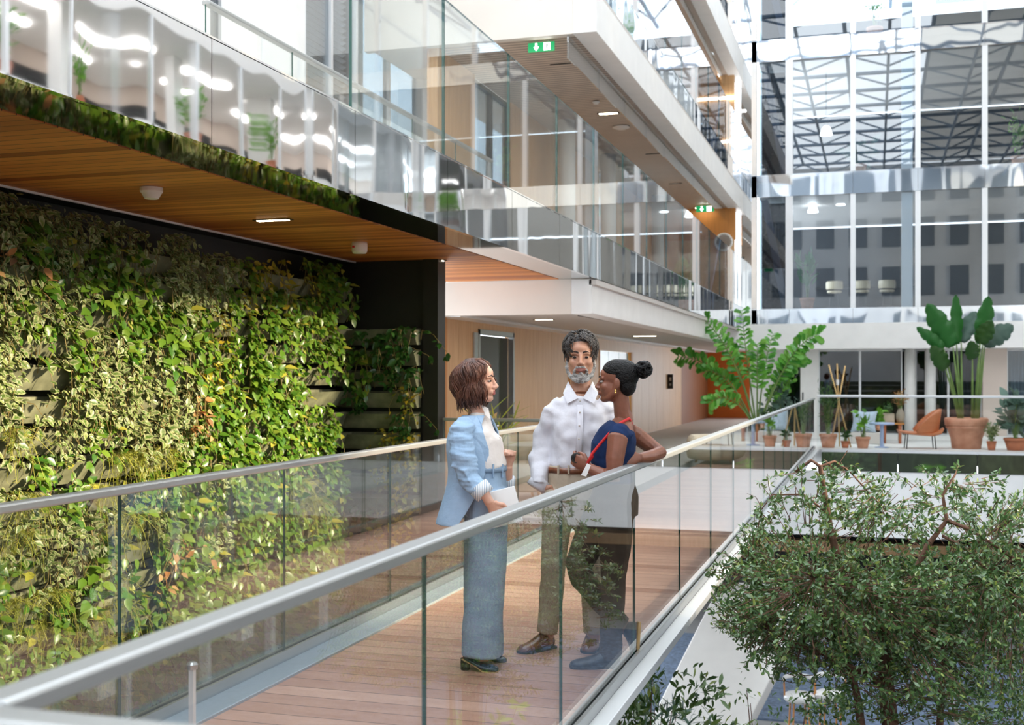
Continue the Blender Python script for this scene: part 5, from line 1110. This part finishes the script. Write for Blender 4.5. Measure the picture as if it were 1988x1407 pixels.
bk = MB().add(V, [(i * (mm_ + 1) + j, i * (mm_ + 1) + j + 1, (i + 1) * (mm_ + 1) + j + 1, (i + 1) * (mm_ + 1) + j) for i in range(nn) for j in range(mm_)]).build('backrest', om, e, smooth=True); so = bk.modifiers.new('solid', 'SOLIDIFY'); so.thickness = .05
for sx in (-.30, .30):
    for sy in (-.2, .2): MB().tube([(sx * .9, sy * .9, .33), (sx, sy, 0)], .011, 8).build('leg', M['black'], e)
# ================================================================ ROOMS BEHIND GLASS, LOBBY SEATS
sbox('trim_bar_counter', M['black'], -1.9, 1.2, 39.0, 39.5, 4.35, 4.42); sbox('trim_bar_front', M['dark'], -1.9, 1.2, 39.3, 39.4, 3.42, 4.35)
def bar_chair(label, u):
    p = at(u, 530, y=38.3); e = thing('bar_chair', label, 'chair', (p.x, 38.3, 3.42), 0, 'bar chairs behind the first-floor window'); cm = mat('cream_leather', 'E3D3B4', .5)
    MB().lathe([(.001, .72), (.2, .72), (.23, .75), (.21, .79), (.001, .8)], n=20).build('seat', cm, e, smooth=True)
    MB().tube([(.24 * math.cos(a), -.24 * math.sin(a), .95) for a in np.linspace(-.2, math.pi + .2, 14)], [(.13, .02)] * 14, 8, up=(0, 0, 1)).build('backrest', cm, e, smooth=True)
    for k in range(4): a = math.pi / 4 + k * math.pi / 2; MB().tube([(.15 * math.cos(a), .15 * math.sin(a), .74), (.22 * math.cos(a), .22 * math.sin(a), 0)], .014, 6).build('leg', M['black'], e)
    MB().tube([(.19 * math.cos(a), .19 * math.sin(a), .28) for a in np.linspace(0, 6.283, 17)], .01, 6).build('footrest', M['black'], e)
    return e
for i, u in enumerate((1620, 1673, 1722)): bar_chair(('cream bar chair at the dark counter, left of the slim mullion', 'cream bar chair at the dark counter, right beside the slim mullion', 'cream bar chair at the dark counter, nearest the thick column')[i], u)
def pendant(label, u, v, y, s=1.0):
    p = at(u, v, y=y); e = thing('pendant_lamp', label, 'lamp', p); MB().lathe([(.05 * s, .24 * s), (.10 * s, .2 * s), (.16 * s, 0), (.15 * s, 0), (.09 * s, .19 * s)], n=20).build('shade', M['lamp_white'], e, smooth=True); MB().tube([(0, 0, .24 * s), (0, 0, (10.48 if p.z > 7 else 6.66) - p.z)], .008, 6).build('cord', M['black'], e)
pendant('white pendant lamp behind the first-floor window, the left one', 1578, 412, 36.5, 1.0)
pendant('white pendant lamp behind the first-floor window, beside the mullion', 1632, 398, 36.5, .8)
pendant('white pendant lamp low in the second-floor window', 1604, 262, 36.0, 1.1)
def armchair(label, u, y, rz):
    p = at(u, 900, y=y); e = thing('armchair', label, 'armchair', (p.x, y, 0), rz, None); cm = mat('cream_boucle', 'D8CBB2', .9, bump=.4, bscale=60)
    MB().lathe([(.30, .10), (.40, .14), (.42, .30), (.40, .42), (.30, .46), (.001, .47)], n=28).build('seat', cm, e, smooth=True)
    R = [];
    for a in np.linspace(-.35, math.pi + .35, 18):
        R.append([(math.cos(a) * (.42 + .09 * math.cos(b)), math.sin(a) * (.42 + .09 * math.cos(b)), .48 + .32 * math.sin(b)) for b in np.linspace(0, 6.283, 13)[:-1]])
    MB().rings(R).build('backrest', cm, e, smooth=True)
    for k in range(4): a = .8 + k * math.pi / 2; MB().tube([(.25 * math.cos(a), .25 * math.sin(a), .12), (.28 * math.cos(a), .28 * math.sin(a), 0)], .02, 8).build('leg', M['oak'], e)
    return e
armchair('cream rounded armchair in the lobby, seen between the woman in blue and the man', 1012, 14.6, .5)
armchair('cream low rounded armchair on the landing, seen through the far right bridge railing', 1385, 21.5, -.8).scale = (1.15, 1.15, .62)
p = at(958, 800, y=14.0); e = thing('lobby_plant', 'tall lobby plant with arching leaves and orange blooms before the lift', 'potted plant', (p.x, 14.0, 0)); pot(e, .17, .32, 'terracotta_dark'); cloud(e, .3, 1.15, .38, 60, 'fern', .34, .035, 'lance', seed=41, stems=12); cloud(e, .5, 1.22, .2, 24, 'leaf_dry', .12, .05, 'oval', seed=42, stems=5)
# plants and desks of the building on the right, which the polished fascia mirrors
for i, (y, z) in enumerate(((19.5, 7.45), (23, 7.45), (27, 7.45), (31, 7.45), (21, 3.7), (26, 3.7))):
    e = thing('office_plant', 'leafy office plant across the atrium, seen mirrored in the polished fascia', 'potted plant', (9.7, y, z), 0, 'office plants mirrored in the fascia'); pot(e, .25, .4, 'terracotta_dark'); cloud(e, .4, 1.7, .6, 160, 'leaf_fresh', .22, .10, seed=50 + i, stems=14)
t = MB()
for z in (7.45, 3.7):
    for y in np.arange(18, 46, 3.6): t.box(10.8, 11.5, y, y + 2.2, z + .7, z + .76).box(11.4, 11.45, y, y + 2.2, z + .3, z + 1.15).box(10.8, 11.5, y, y + .06, z, z + .7).box(10.8, 11.5, y + 2.1, y + 2.16, z, z + .7)
struct(t.build('trim_right_building_desks', M['dark']))
